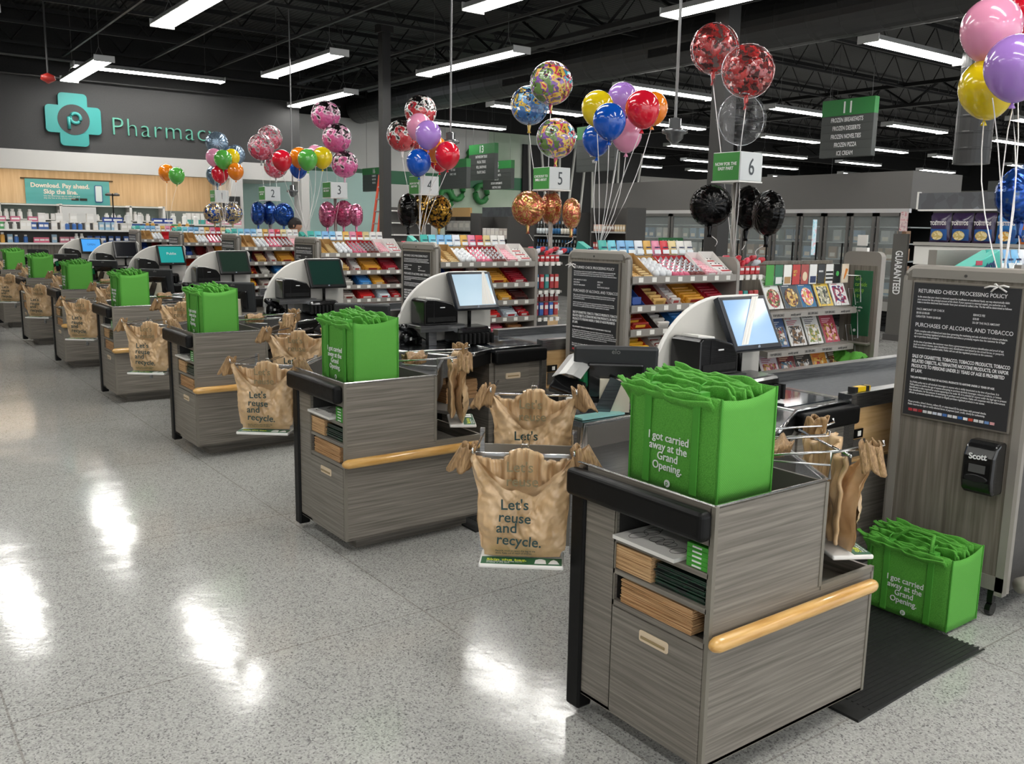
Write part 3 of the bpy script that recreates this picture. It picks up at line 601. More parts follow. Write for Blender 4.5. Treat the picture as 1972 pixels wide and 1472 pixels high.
d = box(1.925,.805,.69,2.01,.816,.735).build('card_slot', BLACKG, c); box(1.965,.803,.70,1.99,.806,.725).build('slot_window', PAPER, d)
box(1.93,.803,.60,2.03,.816,.682).build('vent_plate', mat('#5d5a55',.5,.4), c)
L0(c, 'checkout conveyor counter with grey belt and maple side, running back from {c}', 'conveyor', 'conveyor belts of the checkouts')
# ---- customer display monitors (screen faces the aisle), one screen colour for each lane
def monitor(k):
    scr = {0:('#7f9fcb',.75,.25),1:('#a9c3d8',.7,.25),2:('#18302a',.25,.1),3:('#26382f',.2,.12),4:('#2b9a97',.7,.4),5:('#191a1f',.15,.15),6:('#4a9be6',.9,.4)}[k]
    t = E('display_monitor', (1.536,1.155,1.237)); A = Matrix.Rotation(-.48,4,'X')
    fr = box(-.172,-.012,-.138,.172,.022,.138).xf(A).build('bezel', mat('#1a1f28' if k < 2 else '#0e0e0f',.3), t, bevel=.006)
    box(-.148,-.0135,-.112,.148,-.011,.118).xf(A).build('screen', pattern('lit_screen_%d' % k,[h for h in (('#7fa6cf','#9dbedf','#b4cfe8') if k == 0 else ('#9fb9cb','#b7cfdd','#c8dce8') if k == 1 else (scr[0],scr[0],scr[0]))],size=1.2,rough=.1), t)
    s = kids(t)[-1].data.materials[0].node_tree.nodes['Principled BSDF']; s.inputs['Emission Color'].default_value = lin(scr[0]); s.inputs['Emission Strength'].default_value = scr[1]*.35
    M = (A.to_3x3()@AX['-y'])
    def on(x,z,o=.0145): return A@Vector((x,-o,z))
    if k == 4: txt('Publix', .05, INK, t, on(0,.0), M, 'CENTER', name='screen_text')
    if k == 6: txt('OPEN', .05, mat('#2f67b0'), t, on(0,0), M, 'CENTER', name='screen_text')
    MB().lathe([(.008,0),(.009,.001)], n=10).xf(Matrix.Translation(on(0,-.124,.013))@Matrix.Rotation(PI/2,4,'X')).build('logo_dot', mat('#9aa5b4'), t)
    b = MB(); b.tube([(0.0,.02,0),(.0,.045,-.14),(.0,.045,-.33)], .014, 10); b.tube([(.0,.03,-.33),(.0,.03,-.349)], .06, 16); b.build('stand', BLACKG, t, smooth=True)
    if k < 2:
        b = MB(); b.grid(lambda u,v: tuple(A@Vector(((-.125+.05*u+.19*v) if k == 0 else (.03+.02*u+.09*u*(1-v)+.07*v), -.017-.004*math.sin(u*30), -.11+.24*v))), 12, 4); o = b.build('paper_strip', PAPER, None, smooth=True); tag(o, ('strip of white receipt paper lying across the screen of the nearest display','folded white paper strip over the corner of the second display')[k], 'paper'); o.location = (1.536,1.155+k*P,1.237)
    t.location = (1.536,1.155+k*P,1.237)
    lb = ['light blue screen at the nearest checkout','pale blue screen at the second nearest checkout','dark green screen at the third nearest checkout','dark olive screen at the middle checkout','teal lettered screen at the third farthest checkout','black screen at the second farthest checkout','bright blue screen at the farthest checkout']
    tag(t, 'black display monitor with a '+lb[k], 'monitor', 'display monitors of the checkouts')
for k in range(7): monitor(k)
# ---- cashier touch screen seen from behind
c = E('touch_monitor', (.72,1.20,1.048), -.72); A = Matrix.Rotation(.16,4,'X')
b = MB(); b.box(-.18,-.015,-.13,.18,.02,.13); b.xf(A).build('back_shell', mat('#2a2c2e',.4), c, bevel=.012); box(-.12,-.03,-.10,.12,-.012,.06).xf(A).build('back_bulge', BLACKG, c, bevel=.015)
txt('elo', .03, mat('#8f8f8f',.3,.5), c, A@Vector((0,-.0165,.10)), A.to_3x3()@AX['-y'], 'CENTER', name='maker_mark')
box(-.065,-.055,-.15,.065,-.035,-.005).xf(A).build('mount_plate', mat('#d2c9b6',.4,.2), c); b = MB(); b.plate([(-.09,-.16),(-.02,-.16),(.03,-.02),(-.02,0)], -.055,-.045, axis='y'); b.build('stand', STEELD, c)
box(-.15,-.005,-.158,.1,.03,-.15).build('base_plate', STEELD, c)
L0(c, 'back of the black cashier touch screen at {c}', 'monitor', 'cashier touch screens seen from behind')
c = E('card_reader', (.55,1.28,1.03), .5); b = MB(); b.box(-.05,-.07,-.02,.05,.07,.015); A = Matrix.Rotation(-.5,4,'Y')@Matrix.Rotation(.3,4,'X'); b.xf(Matrix.Translation((-.06,0,-.02))@A).build('keypad_body', BLACKG, c, bevel=.01)
b = MB(); b.grid(lambda u,v: tuple((Matrix.Translation((.02,0,.05))@Matrix.Rotation(-.35,4,'Y'))@Vector((-.09+.2*u,-.06+.13*v,.02*math.sin(v*PI)))), 6, 4); b.build('shield', mat('#a9a9a7',.35,.2), c, solid=.003)
box(.0,-.05,-.03,.10,-.03,.035).build('screen_window', mat('#1c6b41',.15,0,coat=.5), c); MB().tube([(-.03,0,-.02),(-.02,0,-.09),(-.02,0,-.144)], .018, 8).build('stalk', BLACKG, c, smooth=True); box(-.125,-.045,-.075,-.09,-.02,-.055).build('label', PAPER, c)
L0(c, 'black card reader with a grey shield on a stalk at {c}', 'card reader', 'card readers')
o = box(.48,1.13,.887,.72,1.2,.895).build('coupon_sheet', mat('#8ec4bf',.5)); L0(o, 'teal leaflet lying flat beside the touch screen of {c}', 'leaflet')
o = box(1.93,.815,.9155,2.06,.85,.94).build('yellow_box', mat('#e8c11c',.4), bevel=.003); tag(o, 'small yellow and black box on the conveyor rail of the nearest checkout', 'box')
box(1.925,.813,.9158,1.95,.852,.9405).build('black_end', BLK, o); box(2.02,.813,.9158,2.045,.852,.9405).build('black_band', BLK, o)
# ---- anti-fatigue mats
b = MB(); b.prism([(.766,-.035),(1.67,.0),(1.70,.55),(.86,.55),(.86,.49),(.774,.3)], 0, .010)
for i in range(26): b.box(.86+.0, -.02+i*.022,.010,1.68,-.012+i*.022,.013)
o = b.build('floor_mat', RUB); L0(o, 'black ribbed rubber floor mat beside {c}', 'mat', 'floor mats')
# ---------- repeat for the farther lanes
for k in range(1,7):
    for o,tpl,skip in LANE: dup(o, (0,k*P,0), tpl.format(c=CK[k]))
# ---- tote on the floor
o = tote(); o.location = (1.69,.15,.014); tag(o, 'green tote bag standing on the floor in front of the tall notice panel', 'tote bag')
sl = None
b = MB(); b.tube([(.0,.10,.31),(.04,.11,.385),(.08,.24,.375),(.02,.30,.31)], .009, 6); b.build('raised_handle', GREEN, o, smooth=True)
for i,f in enumerate(FOLD):
    q = dup(f, (0,0,0), 'folded green tote packed inside the tote bag on the floor', 'folded totes in the floor bag'); q.location = (1.69,.15,.014)
# ============================================================ CANDY RACKS WITH NOTICE PANELS
RK = []
RN = ['','behind the second checkout','behind the third checkout','behind the fourth checkout','behind the fifth checkout','behind the farthest checkout','at the very end of the row']
RN = {k:'under lane sign %s' % NW[7-k] for k in range(1,7)}; RN[0] = 'on the tall nearest panel rack'
def K(o, tpl, cat, grp=None, far=6): tag(o, tpl.format(c=RN[1]), cat, grp); RK.append((o,tpl,grp,far)); return o
def notice(y0, y1, label):
    t = thing('notice_panel', label, 'notice panel', (2.05,0,0)); H = 1.515; r = .05
    out = [(y0,.12),(y0,H-r)]+[(y0+r-r*math.cos(a*PI/12),H-r+r*math.sin(a*PI/12)) for a in range(1,7)]+[(y1-r+r*math.sin(a*PI/12),H-r+r*math.cos(a*PI/12)) for a in range(0,6)]+[(y1,H-r),(y1,.12)]
    b = MB(); b.plate(out, .004, .06); b.build('panel', WOOD_V, t)
    b = MB(); b.tube([(.02,y,z) for y,z in out], .019, 8); b.box(0,y0,.12,.05,y1,.185); b.box(0,y0,.1,.045,y0+.035,1.46); b.box(0,y1-.035,.1,.045,y1,1.46); b.box(-.002,y0+.03,1.475,.05,y1-.03,1.515); b.build('frame', GREY, t, smooth=False)
    p0,p1 = y0+.045,y1-.045
    f = MB().box(-.012,p0,.83,.004,p1,1.46).build('poster_frame', mat('#8a847b',.35,.5), t, bevel=.002)
    box(-.0135,p0+.008,.838,-.011,p1-.008,1.452).build('poster', mat('#2f2f31',.45), f)
    L = p1-.03; ty = -.0145; T = lambda s,sz,z,bold=0,xs=1,ln=1: txt(s,sz,INK,f,(ty,L,z),'-x',bold=bold,xs=xs,line=ln,ext=.0002)
    T('RETURNED CHECK PROCESSING POLICY',.0245,1.408,.005,.88)
    T('In the event that your check is returned unpaid for insufficient or uncollected funds, we may electronically debit\nyour account for the principal amount of the check. If your payment is returned unpaid, you authorize us to\nmake a one-time electronic fund transfer from your account to collect a fee. The fee will be determined as follows:',.0125,1.385,.01,.72)
    T('FACE AMOUNT OF CHECK\n$0.00-$100.00\nGREATER THAN $100.00',.0135,1.328,.005,.8,1.25)
    txt('SERVICE FEE\n$30.00\n5% OF THE FACE AMOUNT',.0135,INK,f,(ty,p0+.20,1.322),'-x',bold=.005,xs=.72,line=1.25,ext=.0002)
    T('PURCHASES OF ALCOHOL AND TOBACCO',.026,1.252,.005,.86)
    T('Publix complies with all federal and state laws governing the marketing and sale of alcohol and tobacco products.\nAll orders containing regulated products (alcohol and tobacco products) require that the customer be of legal\nage to purchase these products.\n\nAt the time of purchase, the customer must show a government-issued picture identification and proof of age\n(such as a driver\'s license, state identification card, identification card issued by the armed forces, or passport).\nIf the customer is not a qualified adult, Publix will not sell the regulated products to the customer.',.0125,1.228,.01,.73)
    T('SALE OF CIGARETTES, TOBACCO, TOBACCO PRODUCTS, TOBACCO\nRELATED OBJECTS, ALTERNATIVE NICOTINE PRODUCTS, OR VAPOR\nPRODUCTS TO PERSONS UNDER 21 YEARS OF AGE IS PROHIBITED\nBY LAW.',.0215,1.108,.03,.655,1.05)
    T('THE LAW PROHIBITS THE SALE OF ALCOHOL PRODUCTS TO ANYONE UNDER 21 YEARS OF AGE.',.0125,1.012,.03,.70)
    T('It is Publix policy not to sell alcoholic beverages to anyone who is visibly intoxicated at the time of purchase. It is\nPublix policy to confirm the age of anyone attempting to purchase alcoholic beverages, tobacco products, or lottery.\nIdentification is also required for anyone appearing to be under 40. It is unlawful for anyone under the legal age to present\nfalse identification, for the purpose of attempting to purchase such products. Publix will cooperate with law enforcement\nofficials to prosecute anyone who attempts to illegally purchase regulated products in our stores.',.0125,.990,.01,.71)
    T('Please provide a driver\'s license, military ID, or state-issued ID for purchases with personal checks.\nPublix reserves the right to verify selected forms of payment (cash, credit, check) for authenticity.',.0125,.898,.01,.72)
    cs = ['#b83a3f','#c2545c','#8d1f23','#d8d8d8','#e4e4e4','#cfd6e2','#dfe3ea','#4a73b5','#d9d9d9','#e8e8e8','#2f67b0','#f0f0f0','#d0503a','#e2e2e2','#d6d6d6','#6c8fc2','#d8a0a0']
    for i,cc in enumerate(cs): y = L-.005-i*.0235; box(-.0155,y-.019,.858,-.0125,y,.870).build('card_logo', mat(cc,.5), f)
    b = MB()
    for y in (y0+.05,y1-.05): b.box(.0,y-.012,.06,.03,y+.012,.12); b.tube([(.015,y-.012,.03),(.015,y+.012,.03)],.03,14)
    b.build('caster', BLACKG, t)
    for y in (y0+.3,): MB().tube([(-.004,y,1.492),(.0,y,1.492)], .007, 8).build('screw', GREYD, t)
    return t
n0 = notice(.10, .68, 'tall grey notice panel at right with black soap dispenser on it')
t = thing('soap_dispenser', 'glossy black hand sanitiser dispenser on the nearest notice panel', 'dispenser', (2.05,.212,.56))
b = MB(); b.plate([(-.005,0),(-.085,.0),(-.105,.02),(-.115,.06),(-.112,.17),(-.09,.215),(-.06,.232),(-.005,.232)], -.068, .068, axis='y'); b.build('housing', BLACKG, t, bevel=.012, seg=3)
b = MB(); b.plate([(.05*math.cos(a*PI/10),.075+.018*math.sin(a*PI/10)) for a in range(20)], -.122, -.108); b.build('push_bar', mat('#1c1c1d',.25), t, bevel=.003)
box(-.1165,-.035,.100,-.112,.035,.135).build('label', mat('#5a5a5a',.4,.3), t); txt('Scott', .036, INK, t, (-.1165,0,.160), '-x', 'CENTER', bold=.03, name='brand_lettering', spin=.06)
n1 = notice(P+.20, P+.76, 'grey notice panel at the end of the candy rack under lane sign six')
for k in range(2,7): o = dup(n1, (0,(k-1)*P-(.06 if k > 1 else 0),0), 'grey notice panel at the end of the candy rack under lane sign %s' % NW[7-k])
# rack body (built for the rack under the lane 6 sign, y from P+.2)
YF = P+.20; YB = P+.76
c = E('candy_rack'); b = MB(); b.box(2.10,YF+.25,.1,3.10,YF+.28,1.5); b.build('back_panel', GREYD, c)
b = MB()
for q in (3.10,):
    out = [(YF-.02,.0),(YF-.02,1.42)]+[(YF+.05-.07*math.cos(a*PI/12),1.42+.07*math.sin(a*PI/12)) for a in range(1,7)]+[(YB,1.49),(YB,0)]
    b.plate(out, q, q+.03)
b.build('end_panel', GREY, c)
SH = [(1.375,.16),(1.19,.13),(1.035,.12),(.885,.12),(.745,.12)]
for i,(z,dd) in enumerate(SH):
    b = MB(); b.plate([(YF-.01,z-.045),(YF+.25,z+.06),(YF+.25,z+.05),(YF,z-.055)], 2.10, 3.10); b.box(2.10,YF-.018,z-.045,3.10,YF-.008,z); s = b.build('shelf', GREY, c)
    for j in range(8): box(2.15+j*.12,YF-.021,z-.038,2.19+j*.12,YF-.018,z-.008).build('price_tag', PAPER, s)
box(2.10,YF,.0,3.10,YB,.62).build('base', mat('#5b5853',.5), c)
K(c, 'grey candy rack with five sloping shelves {c}', 'candy rack', 'candy racks')
SL = .105/.26   # shelf slope
def onshelf(z, y): return z-.04+(y-YF)*SL
RZ = math.atan(SL)
def wrap(col, nm='candy_box'):
    return mat(col, .45)
# ---- top shelf: trays of individual candies (tilted frame: origin at front edge of the shelf)
TX = 1.375
class Tilt:
    def __init__(s, x, z, rise=RZ): s.x = x; s.z = z; s.r = rise
def tilt(o, x, z, y=YF, r=RZ): o.location = (x,y,z-.036); o.rotation_euler = (r,0,0); return o
def crate(name, x, z, w, d, h, m, tpl, cat, grp=None, back=.04, lip=None, art=None, far=6, r=None):
    c = E(name); b = MB(); b.box(0,0,0,w,d,.003); b.box(0,0,0,w,.003,h*.5); b.box(0,d-.003,0,w,d,h+back); b.plate([(0,0),(d,0),(d,h+back),(0,h*.5)],0,.003); b.plate([(0,0),(d,0),(d,h+back),(0,h*.5)],w-.003,w)
    b.build('carton', m, c)
    if art: box(.01,-.0015,.005,w-.01,.0,h*.42).build('printed_band', art, c)
    tilt(c, x, z, r=RZ if r is None else r); K(c, tpl, cat, grp, far); return c
def fill(proto, x, z, w, d, nx, ny, tpl, cat, grp, far=6, x0=.0, y0=.01, dz=.004, skip=()):
    Rm = Matrix.Rotation(RZ,3,'X')
    for j in range(ny):
        for i in range(nx):
            if (i,j) in skip: continue
            p_ = Vector((x0+(i+.5)*(w-2*x0)/nx, y0+(j+.5)*(d-y0)/ny, dz)); q = Rm@p_
            o = proto if not proto.get('used') else dup(proto)
            proto['used'] = 1
            o.location = (x+q.x, YF+q.y, z-.036+q.z); o.rotation_euler = (RZ,0,R.uniform(-.12,.12)); K(o, tpl, cat, grp, far)
    if 'used' in proto: del proto['used']
D = .25; KB = mat('#b48f5a',.7); PK = mat('#d8527a',.5); PKL = mat('#eab0bd',.5); RD = mat('#b81e28',.45); WH = mat('#e9e7e3',.45)
GOLDW = pattern('gold_wrapped_tiles', ['#8a5a22','#c79a4c','#e7cf94'], size=60, rough=.35)
def small(name, fn, mats, kn):
    c = E(name)
    fn(c)
    return c
# gold bars in a kraft box
crate('candy_tray', 2.115, TX, .085, D, .05, KB, 'leftmost open kraft tray of gold squares on the top shelf {c}', 'tray')
p = E('candy_square'); box(-.032,-.012,0,.032,.012,.03).build('wrapper', GOLDW, p, bevel=.003); box(-.02,-.0125,.004,.02,-.0118,.022).build('label', PAPER, p)
fill(p, 2.115, TX, .085, D, 1, 8, 'gold wrapped candy square in the left tray of the top shelf {c}', 'candy', 'gold candy squares', far=3)
crate('candy_tray', 2.205, TX, .10, D, .05, KB, 'second kraft tray of cream wafers on the top shelf {c}', 'tray')
p = E('wafer_pack'); box(-.038,-.013,0,.038,.013,.032).build('wrapper', mat('#d7bd86',.35), p, bevel=.004); box(-.038,-.004,.031,.038,.004,.034).build('seam', mat('#8a6a3b'), p)
fill(p, 2.205, TX, .10, D, 1, 7, 'cream wafer pack in the second tray of the top shelf {c}', 'candy', 'cream wafer packs', far=3)
# white egg shaped candies
crate('candy_tray', 2.31, TX, .17, D, .03, KB, 'tray of white foil eggs on the top shelf {c}', 'tray')
p = E('candy_egg'); MB().lathe([(.002,0),(.018,.004),(.026,.02),(.024,.036),(.014,.05),(.002,.055)], n=14).build('foil', mat('#dcdfe2',.3,.1), p, smooth=True)
fill(p, 2.31, TX, .17, D, 3, 5, 'white foil candy egg in its tray on the top shelf {c}', 'candy', 'white foil candy eggs', dz=.012)
# foil topped pouches
crate('candy_tray', 2.49, TX, .31, D, .03, RD, 'wide red tray of silver topped pouches on the top shelf {c}', 'tray')
def pouch(body, foil):
    c = E('candy_pouch'); b = MB(); b.tube([(0,-.022,.02),(0,.0,.024),(0,.024,.03)], [.024,.026,.02], 8); b.build('pouch', mat(body,.45), c, smooth=True)
    b = MB(); b.add([(-.020,-.004,.034),(.020,-.004,.034),(.0,-.008,.052),(0,.026,.066),(-.020,.026,.034),(.020,.026,.034)], [(0,1,2),(1,5,3,2),(0,2,3,4),(4,3,5),(0,4,5,1)]); b.build('foil_top', mat(foil,.25,.5), c, bevel=.002)
    return c
p = pouch('#cf5f7c','#d5d5d8'); fill(p, 2.49, TX, .155, D, 3, 5, 'pink pouch with a silver top in the wide tray {c}', 'candy', 'pink silver topped pouches', far=5)
p = pouch('#6a2b26','#b9bcc0'); fill(p, 2.645, TX, .155, D, 3, 5, 'brown pouch with a silver top in the wide tray {c}', 'candy', 'brown silver topped pouches', far=5)
# pink striped boxes
crate('candy_tray', 2.805, TX, .12, D, .055, WH, 'white tray of red and pink cards on the top shelf {c}', 'tray', art=PK)
p = E('candy_card'); box(-.05,-.016,0,.05,.016,.05).build('wrapper', pattern('pink_stripes',['#d9405f','#f0c6cf','#c8324f'],size=45,rough=.45), p, bevel=.003); box(-.03,-.017,.02,.03,-.0155,.04).build('label', WH, p)
fill(p, 2.805, TX, .12, D, 1, 6, 'red and pink striped candy bar in the white tray {c}', 'candy', 'red and pink candy bars')
crate('candy_tray', 2.93, TX, .15, D, .06, WH, 'rightmost white tray of cherry printed packs on the top shelf {c}', 'tray', art=PK)
p = E('candy_pack'); box(-.065,-.035,0,.065,.035,.05).build('wrapper', mat('#eeeae8',.4), p, bevel=.006); box(-.05,-.030,.0495,.05,-.012,.0515).build('red_band', RD, p)
for i,(x,y) in enumerate(((-.03,.012),(.02,.018),(.045,.01))): MB().lathe([(.004,0),(.008,.003),(.004,.004)],n=8).xf(Matrix.Translation((x,y,.049))).build('cherry', BLK, p)
fill(p, 2.93, TX, .15, D, 1, 3, 'white cherry printed candy pack at the right of the top shelf {c}', 'candy', 'white cherry printed packs')
# gum row on the back of the top shelf: small bags standing side by side
GC = ['#3fb0a4','#6cc5d6','#7eb3df','#77b5de','#dfe4ea','#d7a952','#e089a4','#cf2f3b','#d9c58d','#e7e4de','#e3e1dc']
def gumrow(x0, y, z, tplc, far, rng=range(11)):
    out = []
    for i in rng:
        c = E('gum_bag', (x0+i*.082,y,z), R.uniform(-.05,.05)); c.rotation_euler.x = -.25
        b = MB(); b.grid(lambda u,v: (-.038+.076*u, -.012*math.sin(PI*u)*math.sin(PI*min(1,v*1.1)), .125*v), 6, 6); b.grid(lambda u,v: (-.038+.076*u, .010*math.sin(PI*u)*math.sin(PI*min(1,v*1.1)), .125*v), 6, 6); b.build('pouch', mat(GC[i],.35), c, smooth=True)
        box(-.03,-.0155,.03,.03,-.0135,.058).build('label', mat('#e9f1f4',.5), c); txt('mentos', .018, mat('#1b2d5c'), c, (0,-.016,.07), '-y', 'CENTER', bold=.03, xs=.95, name='pack_lettering')
        out.append(c)
    return out
cw = ['teal','aqua','light blue','sky blue','pale grey','golden','pink','red','straw yellow','white','ivory']
for i,c in enumerate(gumrow(2.14, YF+.30, 1.475, '', 6)): K(c, '%s gum bag standing along the back of the rack %s' % (cw[i],'{c}'), 'gum bag')
c = E('gum_display', (2.09,YF+.42,1.475)); b = MB(); b.add([(0,-.1,0),(.0,.14,0),(.05,.14,.0),(.05,-.1,0),(0,-.1,.02),(0,.10,.11),(.05,.10,.11),(.05,-.1,.02)], [(0,3,2,1),(4,5,6,7),(0,4,7,3),(1,2,6,5),(0,1,5,4),(2,3,7,6)]); b.build('display_box', mat('#3fa99b',.45), c)
txt('mentos', .045, mat('#16306b'), c, (-.002,.06,.02), '-x', bold=.03, spin=.28, name='pack_lettering'); K(c, 'slanting teal gum display box on top beside the notice panel {c}', 'display box')
# ---- lower shelves: cartons with bars
CR = [ # shelf, x, w, colour, art, desc, bars colour, n
 (1,2.13,.10,'#2a4c94','#d7bb7c','blue and gold chocolate box',None,0),
 (1,2.31,.13,'#7c1c20','#b08a4a','dark red chocolate box with a gold band','#d8b06a',4),
 (1,2.48,.09,'#d9c3bd','#b14a44','pale carton of silver bars','#cfcac6',5),
 (1,2.60,.22,'#c8892c','#8c1f22','wide amber carton of bars','#d5962f',5),
 (1,2.85,.18,'#a51c2b','#d9d1c9','deep red carton of bars','#9c1b2a',5),
 (2,2.13,.17,'#c33a1f','#e0b33a','orange red chocolate box','#8c2118',3),
 (2,2.36,.12,'#2f2b2a','#c9c5bd','black and white carton','#d2cec8',4),
 (2,2.55,.15,'#2d6fb5','#8cc0e6','blue carton of bars','#3a83c8',5),
 (2,2.72,.14,'#d69323','#e8d7b4','golden carton of bars','#dba23a',5),
 (2,2.88,.16,'#7a2023','#302020','maroon carton of dark bars','#4b2320',5),
 (3,2.13,.17,'#c9421f','#f0c83a','yellow and red cracker carton','#f0b932',4),
 (3,2.36,.14,'#b7b1a8','#8b2f2a','grey carton of wrapped bars','#c9c2ba',4),
 (3,2.55,.19,'#bf2527','#e8e0da','bright red carton','#cf2b2b',5),
 (3,2.78,.15,'#bcd0dc','#c42b34','pale blue carton with a red end','#d7e3ea',5),
 (3,2.95,.11,'#a81f26','#e9e1da','small red carton','#c02a30',4),
 (4,2.14,.2,'#8a2a22','#c79a4c','brown carton of cookies','#7a4a2a',4),
 (4,2.40,.16,'#b31d2b','#ead9d2','red packet carton','#c83a46',4),
 (4,2.60,.20,'#a91f30','#eec8cf','crimson carton of pink bars','#d85a72',5),
 (4,2.84,.18,'#6f3d26','#c9a77a','chestnut carton of round cookies','#a8703f',4),
]
sh = ['top','second','third','fourth','lowest']
for (s,x,w,ca,art,ds,bc,n) in CR:
    z = SH[s][0]
    cc = crate('candy_carton', x, z, w, .22, .07, mat(ca,.45), '%s on the %s shelf %s' % (ds,sh[s],'{c}'), 'carton', None, back=.02, art=mat(art,.5), far=6)
    if n:
        p = E('candy_bar'); box(-w*.42,-.011,0,w*.42,.011,.042).build('wrapper', mat(bc,.35), p, bevel=.005)
        box(-w*.25,-.012,.012,w*.25,-.0105,.03).build('label', mat(art,.4), p)
        fill(p, x, z, w, .21, 1, n, 'bar in the %s, %s shelf %s' % (ds.replace(' of bars','').replace(' of wrapped bars','').replace(' of silver bars','').replace(' of dark bars','').replace(' of pink bars','').replace(' with a red end','').replace(' with a gold band','').replace(' of cookies','').replace(' of round cookies',''),sh[s],'{c}'), 'candy bar', 'bars in the '+ds, far=4, dz=.022)
    else:
        p = box(x+.01,YF+.02,z+.0,x+w-.01,YF+.2,z+.05).build('wrapper', mat(ca,.4), None, bevel=.004); p.name = 'candy_box'; K(p, 'closed %s on the %s shelf %s' % (ds,sh[s],'{c}'), 'box')
# ---- pegged goods section and lane sign pole
c = E('peg_rack'); box(3.15,YF+.22,.1,3.45,YF+.26,1.45).build('back_panel', GREYD, c)
for z in (1.36,1.10,.85): s = box(3.15,YF+.02,z-.02,3.45,YF+.22,z).build('shelf', GREY, c); [box(3.17+i*.07,YF+.012,z-.03,3.21+i*.07,YF+.019,z+.005).build('price_tag', PAPER, s) for i in range(4)]
K(c, 'narrow grey rack of pegged goods {c}', 'rack')
for i in range(5):
    for j,(z,h,cl) in enumerate(((1.0,.09,'#7d2426'),(1.365,.06,'#b3252b'),(1.12,.13,['#2c6f8c','#b3252b','#2f8a86','#a2242a','#b8403a'][i]),(.87,.12,['#a3243a','#2a5fb0','#a3243a','#2a5fb0','#b23'+'a3a'][i]))):
        o = E('hanging_pack', (3.18+i*.058,YF+.06,z)); box(-.024,-.01,0,.024,.012,h).build('pack_body', mat(cl,.4), o, bevel=.006); box(-.018,-.012,h*.5,.018,-.009,h*.8).build('label', WH, o); K(o, '%s %s pack on the %s of the peg rack %s' % (('leftmost','second','middle','fourth','rightmost')[i],('dark red','red','hanging','square')[j],('third row','top row','second row','lowest row')[j],'{c}'), 'pack', far=5)
for i in range(10):
    o = E('snack_bag', (3.12+i*.05,YF+.16,1.44+.02*math.sin(i*2.1)), R.uniform(-.5,.5)); b = MB(); b.tube([(-.03,0,0),(0,0,.02),(.035,0,.03)], [.012,.024,.014], 8); b.build('bag', mat(['#c22433','#d4455a','#b31f2c','#cfd3da','#c22433'][i%5],.3), o, smooth=True); K(o, 'small red candy bag heaped on top of the pegged goods rack {c}', 'candy bag', 'red candy bags on top')
# lane sign
lane_signs = []
for k in range(1,7):
    n = 7-k; x = 3.42 if k == 1 else 3.57; y = k*P+.5
    t = thing('lane_sign', 'white and green lane sign showing the number %s on a pole' % NW[n], 'sign', (x,y,0), 0, None)
    MB().tube([(0,0,.9),(0,0,2.03)], .022, 10).build('pole', GREY, t, smooth=True)
    box(-.125,-.125,2.03,.125,.125,2.235).build('sign_box', mat('#c9cdcb',.4), t, bevel=.004)
    box(-.128,-.12,2.035,-.1245,.12,2.23).build('green_face', mat('#3f8a3f',.5), t); box(-.12,-.128,2.035,.12,-.1245,2.23).build('white_face', mat('#cdd1d1',.5), t)
    txt(str(n), .17, mat('#3c4346'), t, (0,-.130,2.075), '-y', 'CENTER', name='number', xs=.8)
    s = {6:'NOW FOR THE\nEASY PART',5:'CHECKOUT TO\nSMILE ABOUT',4:'NOW FOR THE\nEASY PART',3:'CHECKOUT TO\nSMILE ABOUT',2:'NOW FOR THE\nEASY PART',1:'CHECKOUT TO\nSMILE ABOUT'}[n]
    txt(s, .032, INK, t, (-.130,0,2.14), '-x', 'CENTER', bold=.02, xs=.9)
    b = MB(); b.box(-.13,-.13,2.02,.13,.13,2.03); b.build('base_tray', WHITE, t)
# copies of the rack and its goods
for k in range(2,7):
    for o,tpl,grp,far in RK:
        if k > far: continue
        dup(o, (0,(k-1)*P-.06,0), tpl.format(c=RN[k]), (grp+' %s' % RN[k]) if grp else None)
for o,tpl,grp,far in RK:
    if grp: o['group'] = grp+' '+RN[1]
# ---- second rack top just behind the nearest notice panel
t = thing('display_shelf', 'grey rack behind the nearest notice panel with gum along its top', 'rack', (2.12,.12,0)); box(0,0,.1,1.6,.5,1.30).build('rack_body', GREYD, t); box(0,.20,1.44,1.6,.5,1.46).build('top_shelf', GREY, t); b = MB(); b.box(0.08,.12,1.515,1.6,.15,1.545); b.build('top_bar', GREY, t); box(0,.46,1.3,1.6,.5,1.6).build('back_panel', GREY, t)
for i,c in enumerate(gumrow(2.36, .40, 1.50, '', 0, range(9))):
    c.location = (2.34+i*.078,.42,1.485); tag(c, cw[i]+' gum bag on the shelf behind the nearest notice panel', 'gum bag')
c = E('gum_display', (2.12,.44,1.46)); b = MB(); b.add([(0,-.03,0),(.30,-.03,.0),(.30,.05,0),(0,.05,0),(-.02,-.03,.07),(.23,-.03,.145),(.23,.05,.145),(-.02,.05,.07)], [(0,3,2,1),(4,5,6,7),(0,1,5,4),(1,2,6,5),(2,3,7,6),(3,0,4,7)]); b.build('display_box', mat('#3fb3a3',.45), c, bevel=.004)
txt('mentos', .07, mat('#16306b'), c, (.02,-.033,.012), '-y', bold=.03, spin=.30, name='pack_lettering', xs=.9); box(.02,-.034,.078,.075,-.031,.098).build('red_label', mat('#c2455c'), c)
tag(c, 'large teal gum display box peeking over the nearest notice panel', 'display box')
t = thing('cart_rail', 'grey tubular bumper rail at the foot of the nearest rack', 'rail', (0,0,0)); MB().tube([(2.09,.05,.165),(2.3,.0,.165),(3.8,.0,.165)], [.035,.04,.04], 12).build('rail', GREY, t, smooth=True)
